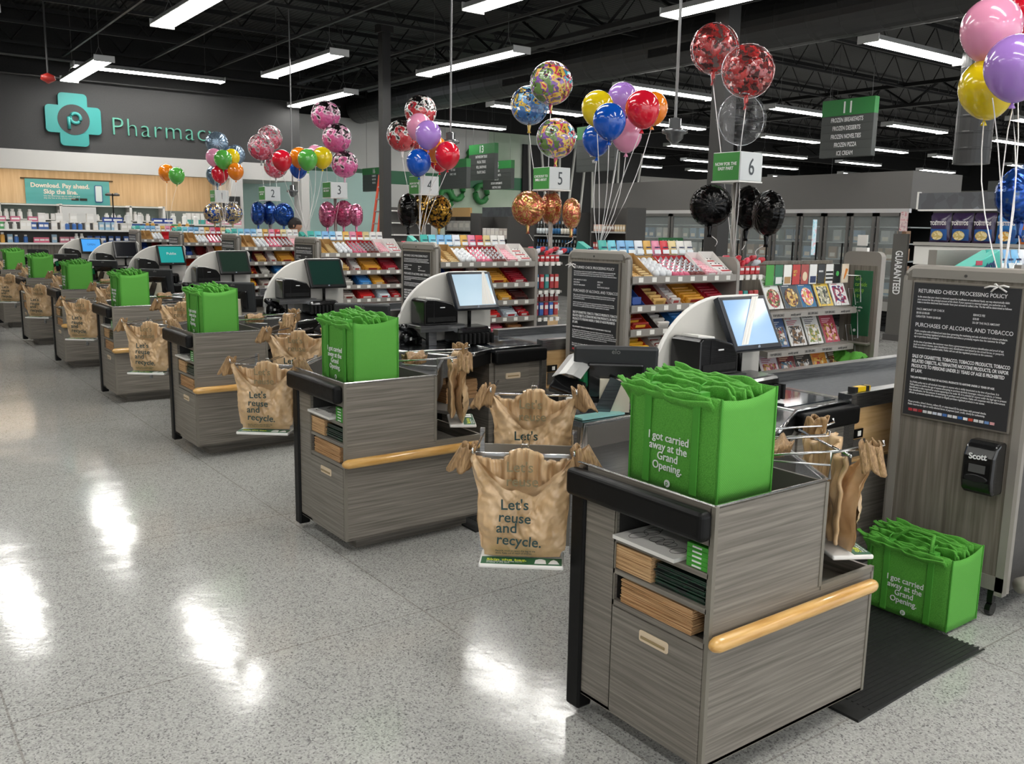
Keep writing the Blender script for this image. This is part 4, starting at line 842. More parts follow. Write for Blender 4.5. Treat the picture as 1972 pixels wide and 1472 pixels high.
# ============================================================ MAGAZINE RACK and gift cards (rack under the lane 6 sign)
YM = P+.2
t = thing('magazine_rack', 'grey magazine rack with three sloping wire fronted shelves beyond the nearest belt', 'rack')
box(3.47,YM+.24,.1,4.60,YM+.28,1.45).build('back_panel', WOOD_V, t)
for z in (1.09,.80,.53):
    b = MB(); b.plate([(YM-.04,z),(YM+.24,z+.03),(YM+.24,z+.01),(YM-.04,z-.045)],3.47,4.55); s = b.build('shelf', GREY, t)
    for j in range(5): txt(['TOP SPECIALS','weekly special','BIG SPECIALS','TOP SPECIALS','weekly special'][j], .026, mat('#3b3b3b'), s, (3.5+j*.21,YM-.043,z-.032), '-y', xs=.8, name='price_strip')
    b = MB(); b.tube([(4.52,YM+.05,z+.25),(4.60,YM-.02,z+.25),(4.60,YM-.04,z+.04),(4.55,YM-.04,z+.04)],.004,5)
    for j in range(6): b.tube([(3.53+j*.19,YM-.03,z+.02),(3.53+j*.19,YM-.0,z+.15),(3.60+j*.19,YM-.0,z+.15),(3.60+j*.19,YM-.03,z+.02)],.0022,4)
    b.build('wire_front', mat('#a9a9a9',.3,.8), t)
t = thing('end_wing', 'grey end column with a tall green curbside pickup sign', 'end column', (4.62,P+.02,0)) 
out = rr(0,0,.33,1.53,.05); b = MB(); b.plate(out, 0, .06); b.build('column', GREY, t); box(-.004,.03,.2,0,.28,1.42).build('wood_inset', WOOD_V, t)
box(-.012,.06,.86,-.003,.22,1.38).build('green_sign', SIGNG2, t, bevel=.002); txt('Give\ncurbside\npickup\na try.', .05, mat('#8fc648'), t, (-.014,.205,1.30), '-x', xs=.62, line=.9); txt('Shop online.\nEasily pay.', .024, INK, t, (-.014,.205,1.08), '-x', xs=.7)
MB().lathe([(.012,0),(.012,.002)],n=12).xf(Matrix.Translation((-.014,.18,.90))@Matrix.Rotation(-PI/2,4,'Y')).build('emblem', INK, t)
MB().tube([(-.02,.03,.81),(-.03,.05,.80),(-.03,.26,.80),(-.02,.28,.81)], .012, 6).build('ledge', GREY, t); box(-.04,.12,.68,0,.15,.72).build('hook', WHITE, t)
o = E('green_tote_bag', (4.5,P+.17,.66)); b = MB(); b.grid(lambda u,v: (.16*(v-.5)+.01*math.sin(u*20), .30*(u-.5), .06*math.sin(v*PI)+.03*math.sin(u*14+v*9)*math.sin(v*PI)), 24, 10); b.grid(lambda u,v: (.12*(v-.5), .28*(u-.5), -.22*(1-v)), 6, 4); b.build('bag_body', GREEN, o, smooth=True); tag(o, 'crumpled green tote bag hanging on the end column beyond the nearest belt', 'tote bag')
def mag(i, x, z, cov, title, tcol, pic, pk, lab, w=.17, h=.25, shift=0):
    o = E('magazine', (x,YM+.0,z+.01), R.uniform(-.05,.05)); o.rotation_euler.x = -.42
    box(0,0,0,w,.006,h).build('pages', PAPER, o); box(0,-.0015,0,w,0,h).build('cover', mat(cov,.35), o)
    if title: txt(title, .034, mat(tcol,.5), o, (.008,-.002,h-.038), '-y', bold=.02, xs=.85, name='title')
    b = MB()
    if pk == 'e': b.plate([(w*.5+w*.40*math.cos(a*PI/10), h*.32+h*.28*math.sin(a*PI/10)) for a in range(20)], -.0045, -.0015, axis='y')
    else: b.plate(rr(w*.12,h*.06,w*.88,h*.62,.01), -.0035, -.0015, axis='y')
    b.build('picture', pic, o); b = MB()
    for q in range(3): b.box(w*.1,-.003,h*.66+q*.014,w*(.5+.12*q),-.0015,h*.66+q*.014+.005)
    b.build('headlines', mat(tcol,.5), o); tag(o, lab, 'magazine')
FD = [pattern('food_picture_%d' % i, cs, kind='voronoi', size=55, rough=.4) for i,cs in enumerate((['#d9cfa0','#8b5a3a','#b23a4a','#4a5a2a','#e6dfc4'],['#b98a4a','#7a5a2a','#dab96a','#5a2a2a','#e8d9b0'],['#e77a92','#d94a5a','#e6c06a','#f2e6e0','#b73a5a'],['#6a6f5a','#3a3a3a','#a9a58c','#d9d3bf','#4a5a4a'],['#2c4f8a','#b33a5a','#e9e6e2','#7a2a4a','#f2f0ee'],['#2f2b2b','#8a6a52','#d9d4cf','#3f6f8a','#b33a4a'],['#1f1f1f','#d9d4cf','#7a5a3a','#3a3a3a','#efece8'],['#d9b95a','#e9e6e2','#7a8a4a','#c2b8a8','#f0ece0'],['#c44a62','#8a3a2a','#e6b0b8','#b8923f','#7a2a3a'],['#d08a2a','#e0a23f','#b8322a','#e6b85a','#f0d9a0']))]
M1 = [('#dfe0dd','TIC','#6b8a3a',FD[0],'e','white food magazine with an oval salad plate, first on the top magazine shelf'),('#46525e','FAVORITES','#e9e9e9',FD[1],'e','slate food magazine with a pasta plate, second on the top magazine shelf'),('#2f6f9c','W9 BEST','#f2f2f2',FD[2],'e','blue magazine titled in white with a pink dish on the top magazine shelf'),('#e2c053','WHAT\'S','#3a3a3a',FD[3],'r','yellow bordered magazine on the top magazine shelf'),('#e6e5e2','','#a83a4a',FD[4],'r','white magazine with a blue spoon, last on the top magazine shelf')]
for i,m_ in enumerate(M1): mag(i, 3.50+i*.205, 1.10, m_[0],m_[1],m_[2],m_[3],m_[4],m_[5], w=.185, h=.26)
M2 = [('#46618f','people','#e9e9e9',FD[5],'r','blue topped celebrity magazine, first on the middle magazine shelf'),('#dad8d5','STYLE','#b33a4a',FD[6],'r','white magazine with two dark figures on the middle magazine shelf'),('#dfdedc','WALKING','#2a2a2a',FD[7],'r','white magazine headed in black on the middle magazine shelf'),('#b04a5a','','#f0c8d0',FD[8],'r','pink and brown magazine, last on the middle magazine shelf')]
for i,m_ in enumerate(M2): mag(i, 3.58+i*.22, .81, m_[0],m_[1],m_[2],m_[3],m_[4],m_[5], w=.19, h=.25)
M3 = [('#d6c9cf','','#a83a5a',FD[8],'r','pale pink magazine, first on the lowest magazine shelf'),('#7a2a2e','','#e6c7a0',FD[5],'r','maroon magazine, second on the lowest magazine shelf'),('#3a3431','','#c9bdb0',FD[6],'r','black magazine in the middle of the lowest magazine shelf'),('#cf8a34','IDEAS','#c22a2a',FD[9],'r','orange magazine on the lowest magazine shelf'),('#5a4436','','#e0d5c8',FD[1],'r','brown magazine, last on the lowest magazine shelf')]
for i,m_ in enumerate(M3): mag(i, 3.52+i*.21, .54, m_[0],m_[1],m_[2],m_[3],m_[4],m_[5], w=.19, h=.25)
GI = [('#3f9a35','','green'),('#25744c','','dark green'),('#efeee9','','white'),('#c0322c','LET\'S\nEAT','red'),('#a8453e','','brick red'),('#ecebe8','','white with a dark crest'),('#26282b','amazon','black'),('#e6e6e4','','white striped'),('#1b1d1e','','black with a green dot'),('#e9dcc6','','cream with an orange carrot')]
for i,(cl,tx,ds) in enumerate(GI):
    o = E('gift_card', (3.52+i*.105,YM+.06,1.28), 0); box(0,0,0,.092,.003,.15).build('card_body', mat(cl,.4), o, bevel=.002)
    if tx: txt(tx, .026, INK if i != 3 else mat('#f0d070'), o, (.008,-.002,.09), '-y', bold=.02, xs=.7)
    elif i in (1,2,5): box(.01,-.002,.01,.082,0,.06).build('patch', INK if i == 1 else mat('#b08a5a') if i == 2 else mat('#20305a'), o)
    elif i == 7: b = MB(); [b.box(.0,-.002,.02+q*.03,.092,0,.035+q*.03) for q in range(3)]; b.build('stripes', BLK, o)
    elif i == 8: MB().plate([(.045+.02*math.cos(a*PI/8),.075+.02*math.sin(a*PI/8)) for a in range(16)],-.002,0,axis='y').build('green_dot', mat('#4fb35a'), o)
    elif i == 9: MB().tube([(.03,-.003,.03),(.05,-.003,.08),(.06,-.003,.11)],[.003,.009,.012],6).build('carrot', mat('#e0862a'), o)
    elif i == 4: MB().plate([(.046+.028*math.cos(a*PI/8),.06+.035*math.sin(a*PI/8)) for a in range(16)],-.002,0,axis='y').build('oval', mat('#e9d8b8'), o)
    MB().tube([(.046,.0,.14),(.046,.03,.145),(.046,.2,.145)],.002,4).build('peg_hook', CHROME, o); tag(o, ds+' gift card hanging above the magazines', 'gift card')
t = thing('small_notice', 'small white notice card on top of the green curbside end column', 'card', (4.62,P+.2,1.53)); box(0,-.045,.045,.004,.045,.13).build('card', PAPER, t); box(-.005,-.05,0,.03,.05,.03).build('holder', WHITE, t)
t = thing('hanging_sign', 'small green sign reading Reusable Bags above the nearest candy rack', 'sign', (2.9,P+.75,1.56)); box(0,0,0,.25,.01,.055).build('board', mat('#1f6b33'), t); txt('Publix Reusable Bags', .026, INK, t, (.125,-.002,.02), '-y', 'CENTER', bold=.02, xs=.85); MB().tube([(.125,.005,-.3),(.125,.005,0)],.005,6).build('stem', GREY, t)
# clip strips dangling
t = thing('clip_strip', 'pale blue hanging clip strip beside the black foil balloons', 'clip strip', (4.1,YM+.1,1.5)); box(0,0,0,.05,.004,.27).build('strip', pattern('clip_strip_colours',['#7fc1d3','#cfe6ee','#d9939b'],size=30), t)
# ============================================================ FREEZER ROW
GLASS = mat('#dfe8e6', .03, 0, 'case_glass', alpha=.16)
DARKIN = mat('#1b1d1e', .7, 0, 'case_inside')
FC = ['#5f7f96','#a3a9a6','#c9c4b8','#8a6a4a','#3d5a78','#b08a6a','#7f8f8a','#6a8fae','#9aa7a0','#c2a98c','#4a6a5a']
t = thing('freezer_case', 'long row of glass door freezers with a plain grey header at the back', 'freezer', (12.5,0,0))
b = MB(); b.box(0,6.75,2.10,1.6,14.7,2.72); b.build('header', FRZ, t); b = MB(); b.box(.02,6.75,0,1.6,14.7,.12); b.box(1.0,6.75,.1,1.6,14.7,2.1); b.build('body', DARKIN, t)
box(-.02,6.75,2.03,.05,14.7,2.10).build('light_rail', mat('#cfcfcf',.3,.5), t); box(-.03,6.75,.36,.6,14.7,.52).build('sill', mat('#a9a7a2',.4,.3), t); b = MB(); [b.box(-.01,6.75,.10+i*.06,.02,14.7,.13+i*.06) for i in range(4)]; b.build('grille', BLACK, t)
box(.02,6.75,.1,.9,14.7,.4).build('base_box', BLACK, t)
ed = [6.85,7.35,7.85,8.38,8.9,9.5,10.2,11.12,12.18,13.32,14.62]
for i in range(len(ed)-1):
    y0,y1 = ed[i]+.02,ed[i+1]-.02
    b = MB(); b.box(-.02,y0,.52,.02,y0+.05,2.03); b.box(-.02,y1-.05,.52,.02,y1,2.03); b.box(-.02,y0,.52,.02,y1,.58); b.box(-.02,y0,1.97,.02,y1,2.03)
    d = b.build('door', FRZ, t); box(0,y0+.05,.58,.006,y1-.05,1.97).build('glass_pane', GLASS, d); box(-.05,y0+.07,1.0,-.03,y0+.09,1.5).build('handle', BLACK, d)
b = MB()
for z in (.62,.92,1.22,1.52,1.80): b.box(.15,6.8,z-.02,1.0,14.6,z)
b.build('inner_shelf', mat('#9fa6a6',.4,.2), t)
fb = E('frozen_food_box'); box(0,0,0,.14,.16,.22).build('carton', mat(FC[0],.5), fb); box(-.002,.02,.05,.0,.14,.17).build('front_picture', mat('#d9d2c2',.5), fb)
protos = []
for cl in FC[:8]:
    p = E('frozen_food_box'); box(0,0,0,.14,.17,.21).build('carton', mat(cl,.5), p); box(-.002,.03,.03,.0,.14,.10).build('front_picture', mat('#d9d2c2',.5), p); protos.append([p,False])
rem(fb)
for zi,z in enumerate((.62,.92,1.22,1.52)):
    y = 6.9; 
    while y < 14.4:
        pr_ = R.choice(protos)
        if pr_[1]: q = dup(pr_[0])
        else: q = pr_[0]; pr_[1] = True
        q.location = (12.72+R.uniform(-.02,.04), y, z+.001); tag(q, 'frozen food carton on the %s shelf behind the freezer glass' % ['bottom','second','third','upper'][zi], 'carton', 'frozen cartons on the %s freezer shelf' % ['bottom','second','third','upper'][zi]); y += R.choice((.20,.22,.3,.55))
# ---- drinks case on the nearer end (reddish jars) behind the black balloons
def product_wall(x, y0, y1, z0, z1, nz, cols, name, ds, cat, grp, w=.09, h=.17, gap=.015, bottle=False, hdr=None, where=''):
    t = thing('shelving_unit', 'dark shelving unit holding '+ds, 'shelving', (x,0,0))
    b = MB(); b.box(.35,y0,0,.45,y1,z1+.1); 
    b.build('back_panel', GREYD, t); b = MB()
    for i in range(nz): z = z0+(z1-z0)*i/nz; b.box(0,y0,z-.03,.4,y1,z)
    b.build('shelf', mat('#a7a6a3',.4,.2), t); box(0,y0-.03,0,.45,y0,z1+.1).build('side_panel', GREYD, t); box(0,y1,0,.45,y1+.03,z1+.1).build('side_panel', GREYD, t)
    if hdr: box(-.02,y0,z1+.0,.05,y1,z1+.25).build('header', hdr, t)
    pro = []
    for cl in cols:
        p = E(name)
        if bottle:
            MB().lathe([(w*.42,0),(w*.45,.005),(w*.45,h*.6),(w*.16,h*.78),(w*.15,h),(.002,h)], n=10).build('glass_body', mat('#15110f',.15,0,coat=.4), p, smooth=True); MB().lathe([(w*.46,h*.12),(w*.46,h*.5)], n=10).build('label', mat(cl,.5), p, smooth=True); MB().lathe([(w*.18,h*.82),(w*.18,h*1.01),(.001,h*1.01)], n=8).build('cap', mat(cl,.4), p)
        else:
            box(0,0,0,.09,w,h).build('pack_body', mat(cl,.5), p, bevel=.006); box(-.002,w*.15,h*.3,.0,w*.85,h*.75).build('label', mat('#e3dfd6',.5), p)
        pro.append([p,False])
    for i in range(nz):
        z = z0+(z1-z0)*i/nz; y = y1-w-.01; j = 0
        while y > y0+.01:
            pr_ = pro[(j//4+i) % len(pro)]
            if pr_[1]: q = dup(pr_[0])
            else: q = pr_[0]; pr_[1] = True
            q.location = (x+.04+(w/2 if bottle else 0), y+(w/2 if bottle else 0), z+.001); tag(q, '%s on the %s shelf, %s' % (cat, ['lowest','second','third','fourth','fifth'][i] if nz > 1 else 'single', where), cat, grp+(' %d' % (i+1) if nz > 1 else '')); y -= w+gap; j += 1
    for pr_ in pro:
        if not pr_[1]:
            rem(pr_[0])
    return t
HDR = pattern('patterned_header', ['#55565a','#5d5f63','#7b7e84'], kind='voronoi', size=9, rough=.6)
product_wall(12.2,17.07,18.9,1.43,1.95,1,['#7a2226','#7a2226','#24498c','#24498c','#3c3640','#3c3640'],'wine_bottle','wine bottles under a patterned grey header','wine bottle','wine bottles in a row',w=.10,h=.42,gap=.01,bottle=True,hdr=HDR,where='under the patterned grey header')
product_wall(12.2,14.95,16.6,1.05,1.95,2,['#3d6ea8','#cfd6da','#2c6a9c','#e3ddd0'],'wine_bottle','blue and white labelled bottles left of the freezers','bottle','bottles left of the freezers',w=.10,h=.34,gap=.02,bottle=True,where='left of the freezer doors')
product_wall(12.2,19.5,20.8,1.2,1.95,2,['#d9d7d2','#c9c6c0','#e6e4df'],'tissue_pack','white tissue packs under a tan header','tissue pack','tissue packs',w=.28,h=.26,gap=.03,hdr=mat('#c79f66',.6),where='under the tan header')
product_wall(11.0,20.4,22.3,.9,1.8,2,['#b33a3a','#cfa06a','#d8b8a0','#8f9aa0'],'cookie_pack','mixed packs beside the dark column','pack','mixed packs by the column',w=.2,h=.24,gap=.03,where='beside the dark column')
product_wall(9.1,10.0,10.9,1.0,1.95,3,['#c9b08a','#a83a35','#d9b8a8','#7a5a4a'],'snack_jar','small jars behind the black foil balloons','jar','small jars in rows',w=.06,h=.12,gap=.01,where='behind the black foil balloons')
product_wall(9.6,14.2,15.2,1.1,1.8,2,['#c33a3a','#d9d5d0','#c2b8b0','#a83a3a'],'snack_jar','red and white packs below the gold balloons','pack','red and white packs',w=.14,h=.2,gap=.02,where='below the gold balloons')
# ---- chips end display at right
t = thing('chips_shelf', 'grey end display with a patterned header and bags of chips at right', 'shelving', (11.5,0,0))
box(-.02,2.4,2.05,.1,6.04,2.30).build('header', HDR, t); b = MB(); b.box(-.025,2.4,2.03,.1,6.06,2.055); b.box(-.025,6.03,2.03,.05,6.06,2.32); b.build('header_trim', WHITE, t); box(.45,2.4,0,.5,6.04,2.3).build('back_panel', GREYD, t)
for z in (1.56,1.02,.5): box(-.05,2.4,z-.05,.45,6.04,z).build('shelf', mat('#b3b0aa',.4,.2), t)
box(0,2.4,1.22,.02,6.04,1.50).build('white_card_row', PAPER, t); box(-.03,2.4,0,.5,6.04,.15).build('base', GREYD, t)
CH = [('#3a2550','#e6dfe0','TOSTITOS','purple and blue tortilla chip bag, first from the left','#cbb26a'),('#3a2550','#e6dfe0','TOSTITOS','purple and blue tortilla chip bag, second from the left','#cbb26a'),('#3a2550','#e6dfe0','TOSTITOS','purple and blue tortilla chip bag, third from the left','#cbb26a'),('#2f79bd','#e9e6e0','TOSTITOS','bright blue tortilla chip bag with a golden bowl','#dba040'),('#e0782a','#2a1a14','Cheez','orange and blue snack bag beside the strings','#2b5fae'),('#b8242c','#f0e6d9','','red snack bag behind the balloon strings','#d9a04a'),('#c23a2a','#f0e6d9','','red and gold snack bag at the right edge','#e0b04a')]
for i,(c1,c2,tx,ds,c3) in enumerate(CH):
    o = E('chip_bag', (11.5,5.72-i*.335 if i < 6 else 5.72-6*.335,1.562)); w = .325; h = .44
    b = MB()
    for s in (-1,1): b.grid(lambda u,v: (.12+s*.07*math.sin(PI*u)**.6*math.sin(PI*v)**.6, w*(.5-u)*(1-.06*math.sin(v*PI)), h*v), 10, 10)
    b.build('bag_body', mat(c1,.25,coat=.4), o, smooth=True)
    def pan(z0,z1,m,nm,k=0): b = MB(); b.grid(lambda u,v: (.118-.004-.07*math.sin(PI*(.1+.8*u))**.6*math.sin(PI*((z0+(z1-z0)*v)/h))**.6, w*(.4-.8*u)*.97, z0+(z1-z0)*v), 8, 4); b.build(nm, m, o, smooth=True)
    pan(.03,.20,mat('#2c5fa6' if i < 5 else c1,.3),'lower_band'); b = MB(); b.plate([(w*.27*math.cos(a*PI/8), .105+.07*math.sin(a*PI/8)) for a in range(16)], .035,.045); b.build('bowl_picture', pattern('chips_%d' % i,[c3,'#e9d9a8','#a86a2a'],kind='voronoi',size=40), o)
    if tx: txt(tx, .075, mat(c2,.5) if i != 4 else mat('#f2c23a'), o, (.038,0,.26), '-x', 'CENTER', bold=.04, xs=.72, name='pack_lettering')
    tag(o, ds+' on the chips display', 'chip bag')
t = thing('floor_post_sign', 'tall narrow charcoal post reading GUARANTEED beside the chips display', 'sign', (11.45,6.24,0)); box(-.03,-.12,.1,.03,.12,1.68).build('post', mat('#55534f'), t); box(-.06,-.14,0,.06,.14,.1).build('foot', GREYD, t)
txt('GUARANTEED', .17, INK, t, (-.035,.05,1.42), Matrix(((0,0,-1),(0,-1,0),(-1,0,0))) , bold=.02, xs=.62, name='lettering')
t = thing('clip_strip', 'hanging clip strip of small pink packs above the GUARANTEED post', 'clip strip', (11.4,6.2,1.72)); box(0,-.06,0,.02,.06,.30).build('strip', pattern('clip_strip_pink',['#b98a94','#ddd0cc','#c96a7a'],size=20), t)
# ============================================================ PHARMACY FRONT SHELVES
t = thing('pharmacy_shelf', 'long low shelf unit of medicines with a brown laminate base in front of the pharmacy', 'shelving', (0,16.0,0))
box(-5,.02,0,3.6,.5,1.24).build('base', WOOD_V, t); box(-5,.25,1.24,3.6,.30,1.62).build('back_panel', GREYD, t)
for z in (1.27,1.50): b = MB(); b.box(-5,-.05,z-.03,3.6,.3,z); b.build('shelf', WHITE, t)
MC = ['#d9dadb','#3d6db0','#d8a24a','#c94f68','#dcdcd8','#4a9a58','#2c4f9c','#e3e0da','#c23a48','#e6e5e2','#7fb0d0']
def bottlep(cl, h, r):
    p = E('medicine_bottle'); MB().lathe([(r,0),(r,h*.7),(r*.6,h*.8),(r*.6,h)], n=9).build('bottle_body', mat(cl,.4), p, smooth=False); MB().lathe([(r*.66,h*.82),(r*.66,h*1.02),(.001,h*1.02)], n=9).build('cap', WHITE, p); return [p,False]
def boxp(cl, w, h):
    p = E('medicine_box'); box(0,0,0,w,.08,h).build('carton', mat(cl,.5), p); box(w*.1,-.002,h*.35,w*.9,0,h*.7).build('label', mat('#ecebe8',.5), p); return [p,False]
def scatter(pros, x0, x1, y, z, grp, lab, cat, dx=(.07,.15), jy=.03):
    x = x0; run = None; left = 0
    while x < x1:
        if left <= 0: run = R.choice(pros); left = R.choice((1,2,2,3))
        left -= 1
        q = dup(run[0]) if run[1] else run[0]; run[1] = True
        q.location = (x, y+R.uniform(-jy,jy), z); tag(q, lab, cat, grp); x += R.uniform(*dx)
def clean(pros):
    for p,u in pros:
        if not u:
            rem(p)
A1 = [bottlep(c_,h_,.035) for c_,h_ in (('#e2e2e0',.16),('#3d6db0',.13),('#d8a24a',.17),('#dcdcd8',.12))]+[boxp(c_,w_,h_) for c_,w_,h_ in (('#c97f8f',.08,.10),('#3c5f9f',.08,.12),('#e3e0da',.09,.15),('#4a9a58',.06,.12),('#d8d6d0',.11,.12),('#e6e2da',.07,.13),('#9fc2d8',.08,.14),('#d96a86',.09,.09))]
scatter(A1,-2.5,3.5,16.05,1.501,'medicines on the top shelf','medicine bottle or carton on the top shelf of the low pharmacy unit','medicine'); scatter(A1,-2.5,3.5,16.08,1.271,'medicines on the lower shelf','medicine bottle or carton on the lower shelf of the low pharmacy unit','medicine'); clean(A1)
t = thing('pharmacy_shelf', 'second shelf unit of boxes standing behind the low medicine shelf', 'shelving', (0,17.1,0)); box(-5,.0,0,4.8,.3,1.52).build('body', WHITE, t); b = MB(); b.box(-5,-.1,1.60,4.8,.3,1.63); b.build('shelf', WHITE, t)
A2 = [boxp(c_,w_,h_) for c_,w_,h_ in (('#24408c',.2,.10),('#c8708a',.16,.09),('#e3e1dd',.12,.16),('#d98aa0',.18,.08),('#e6d9c0',.10,.14),('#dfe2e4',.10,.18))]+[bottlep('#e6e6e3',.2,.05)]
scatter(A2,-1.0,4.7,17.1,1.631,'boxes on the second pharmacy unit','blue, pink or white pack on the second pharmacy shelf unit','pack',dx=(.14,.3)); clean(A2)
t = thing('white_shelving', 'white open shelving full of white bottles under the teal banner', 'shelving', (0,18.4,0))
b = MB(); 
for z in (1.42,1.68,1.965): b.box(-3,0,z-.02,3.65,.35,z)
for x in (-3,-1.2,.55,1.63,2.95,3.62): b.box(x,0,0,x+.05,.36,1.985)
b.build('frame', WHITE, t); box(-3,.34,0,3.65,.37,1.98).build('back_panel', mat('#8e9a92',.7), t); box(1.66,-.01,1.42,2.3,.02,1.93).build('cabinet_door', mat('#d5d5d2'), t)
A3 = [bottlep('#eceae6',h_,.045) for h_ in (.14,.18,.11)]+[boxp('#e6e5e1',.14,.11)]
scatter(A3,-2.5,3.5,18.5,1.681,'white bottles on the upper white shelf','white bottle on the upper shelf under the teal banner','bottle',dx=(.1,.22)); scatter(A3,-2.5,3.5,18.5,1.421,'white bottles on the lower white shelf','white bottle on the lower shelf under the teal banner','bottle',dx=(.1,.2)); clean(A3)
t = thing('display_shelf', 'white shelf with a row of teal topped cartons right of the pharmacy shelving', 'shelving', (4.1,18.4,0)); b = MB(); b.box(0,0,1.60,1.0,.3,1.62); b.box(0,0,1.3,1.0,.3,1.32); b.build('shelf', WHITE, t); box(-.4,.3,0,1.1,.33,1.9).build('back_panel', mat('#6d746f',.7), t)
for i in range(10):
    o = E('teal_carton', (4.13+i*.095,18.42,1.621)); box(0,0,0,.08,.1,.24).build('carton', WHITE, o); box(0,-.002,0,.08,0,.10).build('teal_band', mat('#4aa79c'), o); tag(o, 'white carton with a teal foot in the row right of the pharmacy shelving', 'carton', 'teal footed cartons')
# pickup sign, camera stand, ladder, person
t = thing('hanging_sign', 'small black sign beside the lane 1 sign', 'sign', (5.05,18.875,2.0)); box(0,0,0,.42,.02,.26).build('board', BLK, t); txt('PICKUP',.09,INK,t,(.21,-.004,.08),'-y','CENTER')
t = thing('magnifier_stand', 'thin black stand with two round heads in front of the banner', 'stand', (2.45,17.6,1.2)); b = MB(); b.tube([(0,0,-1.2),(0,0,1.0)],.012,6); b.build('pole', BLACK, t); b = MB(); b.lathe([(.06,0),(.07,.03),(.02,.06)],c=(-.07,0,.95),n=10); b.lathe([(.06,0),(.07,.03),(.02,.06)],c=(.07,0,.95),n=10); b.build('head', GREYD, t)
t = thing('ladder', 'orange step ladder leaning up beside the dark column', 'ladder', (8.1,17.6,0))
OR = mat('#c9482a',.5); b = MB(); b.tube([(0,0,0),(.42,.05,2.85)],.03,6); b.tube([(.0,.35,0),(.42,.3,2.85)],.03,6); b.build('rail', OR, t)
for i in range(9): f = (i+1)/10; MB().tube([(.42*f,.03,2.85*f),(.42*f,.33,2.85*f)],.02,6).build('rung', mat('#b5b5b5',.3,.7), t)
b = MB(); b.tube([(.9,.05,0),(.42,.1,2.8)],.02,6); b.tube([(.9,.3,0),(.42,.26,2.8)],.02,6); b.build('rear_frame', mat('#8c8c8c',.3,.7), t)
tt = thing('display_shelf', 'white wire shelves standing beside the orange ladder', 'shelving', (0,0,0))
for i in range(6): box(8.55,17.3,.6+i*.28,9.6,17.5,.63+i*.28).build('shelf', WHITE, tt)
box(8.55,17.45,0,9.6,17.5,2.1).build('back_panel', GREYD, tt)
# person behind the racks
def person():
    t = thing('person', 'person with short dark hair in a dark shirt standing behind the candy racks', 'person', (3.74,11.72,0), -2.2)
    J = [(0,0,.95,.12),(0,0,1.15,.125),(0,0,1.36,.13),(0,0,1.46,.055),(0,0,1.54,.05),(.1,0,.93,.085),(.11,.01,.5,.06),(.11,-.01,.08,.042),(.11,.13,.04,.035),(-.1,0,.93,.085),(-.11,.01,.5,.06),(-.11,-.01,.08,.042),(-.11,.13,.04,.035),(.19,0,1.38,.055),(.25,.0,1.12,.042),(.24,.1,.88,.032),(.24,.14,.80,.03),(-.19,0,1.38,.055),(-.25,.0,1.12,.042),(-.24,.1,.88,.032),(-.24,.14,.80,.03)]
    Ed = [(0,1),(1,2),(2,3),(3,4),(0,5),(5,6),(6,7),(7,8),(0,9),(9,10),(10,11),(11,12),(2,13),(13,14),(14,15),(15,16),(2,17),(17,18),(18,19),(19,20)]
    base = 16
    for s,h in ((1,16),(-1,20)):
        x,y,z = J[h][:3]
        for q in range(5):
            a = -.03+.015*q; ln = (.05,.07,.075,.07,.055)[q]
            J.append((x+s*.01*(q == 0),y+a*.8+.02,z-.03,.011)); Ed.append((h,len(J)-1)); J.append((x+s*.03*(q == 0),y+a+.03,z-.03-ln,.008)); Ed.append((len(J)-2,len(J)-1))
    me = bpy.data.meshes.new('body'); me.from_pydata([j[:3] for j in J], Ed, []); o = bpy.data.objects.new('body', me); S.collection.objects.link(o); reg(o, t)
    md = o.modifiers.new('skin','SKIN'); me.skin_vertices.new() if not me.skin_vertices else None
    for i,j in enumerate(J): me.skin_vertices[0].data[i].radius = (j[3],j[3]*(.8 if i < 3 else 1))
    me.skin_vertices[0].data[0].use_root = True
    o.modifiers.new('sub','SUBSURF').render_levels = 1; o.data.materials.append(mat('#2a2c33',.8,0,'dark_clothes'))
    b = MB()
    def hd(u,v):
        a = u*2*PI; p_ = v*PI; x = .078*math.sin(p_)*math.cos(a); y = .095*math.sin(p_)*math.sin(a); z = 1.64+.118*-math.cos(p_)
        if y > 0: y += .018*math.exp(-((z-1.63)/.02)**2-(x/.016)**2)-.008*math.exp(-((z-1.665)/.015)**2-((abs(x)-.03)/.018)**2)
        if z < 1.6: x *= .88
        return (x,y,z)
    b.grid(hd,32,24); b.build('head', mat('#b98a6d',.6,sub=.2), t, smooth=True)
    b = MB()
    for s in (-1,1): b.lathe([(.004,-.03),(.012,-.01),(.014,.01),(.006,.028)], c=(s*.08,0,1.635), n=8)
    b.build('ear', mat('#b98a6d',.6), t, smooth=True)
    b = MB(); b.grid(lambda u,v: tuple(Vector(hd(u,.56+.44*v) if math.sin(u*2*PI) > .2 and v < .45 else hd(u,.42+.58*v))*1 + (Vector(hd(u,.42+.58*v))-Vector((0,0,1.64))).normalized()*.012), 32, 12); b.build('hair', mat('#1d1512',.7), t, smooth=True)
    b = MB(); [b.lathe([(.002,-.008),(.009,0),(.002,.008)], c=(s*.03,.083,1.66), n=8) for s in (-1,1)]; b.build('eye', mat('#1b1b1b',.2), t); box(-.022,.085,1.588,.022,.093,1.594).build('mouth', mat('#8c4a44'), t)
    return t
person()
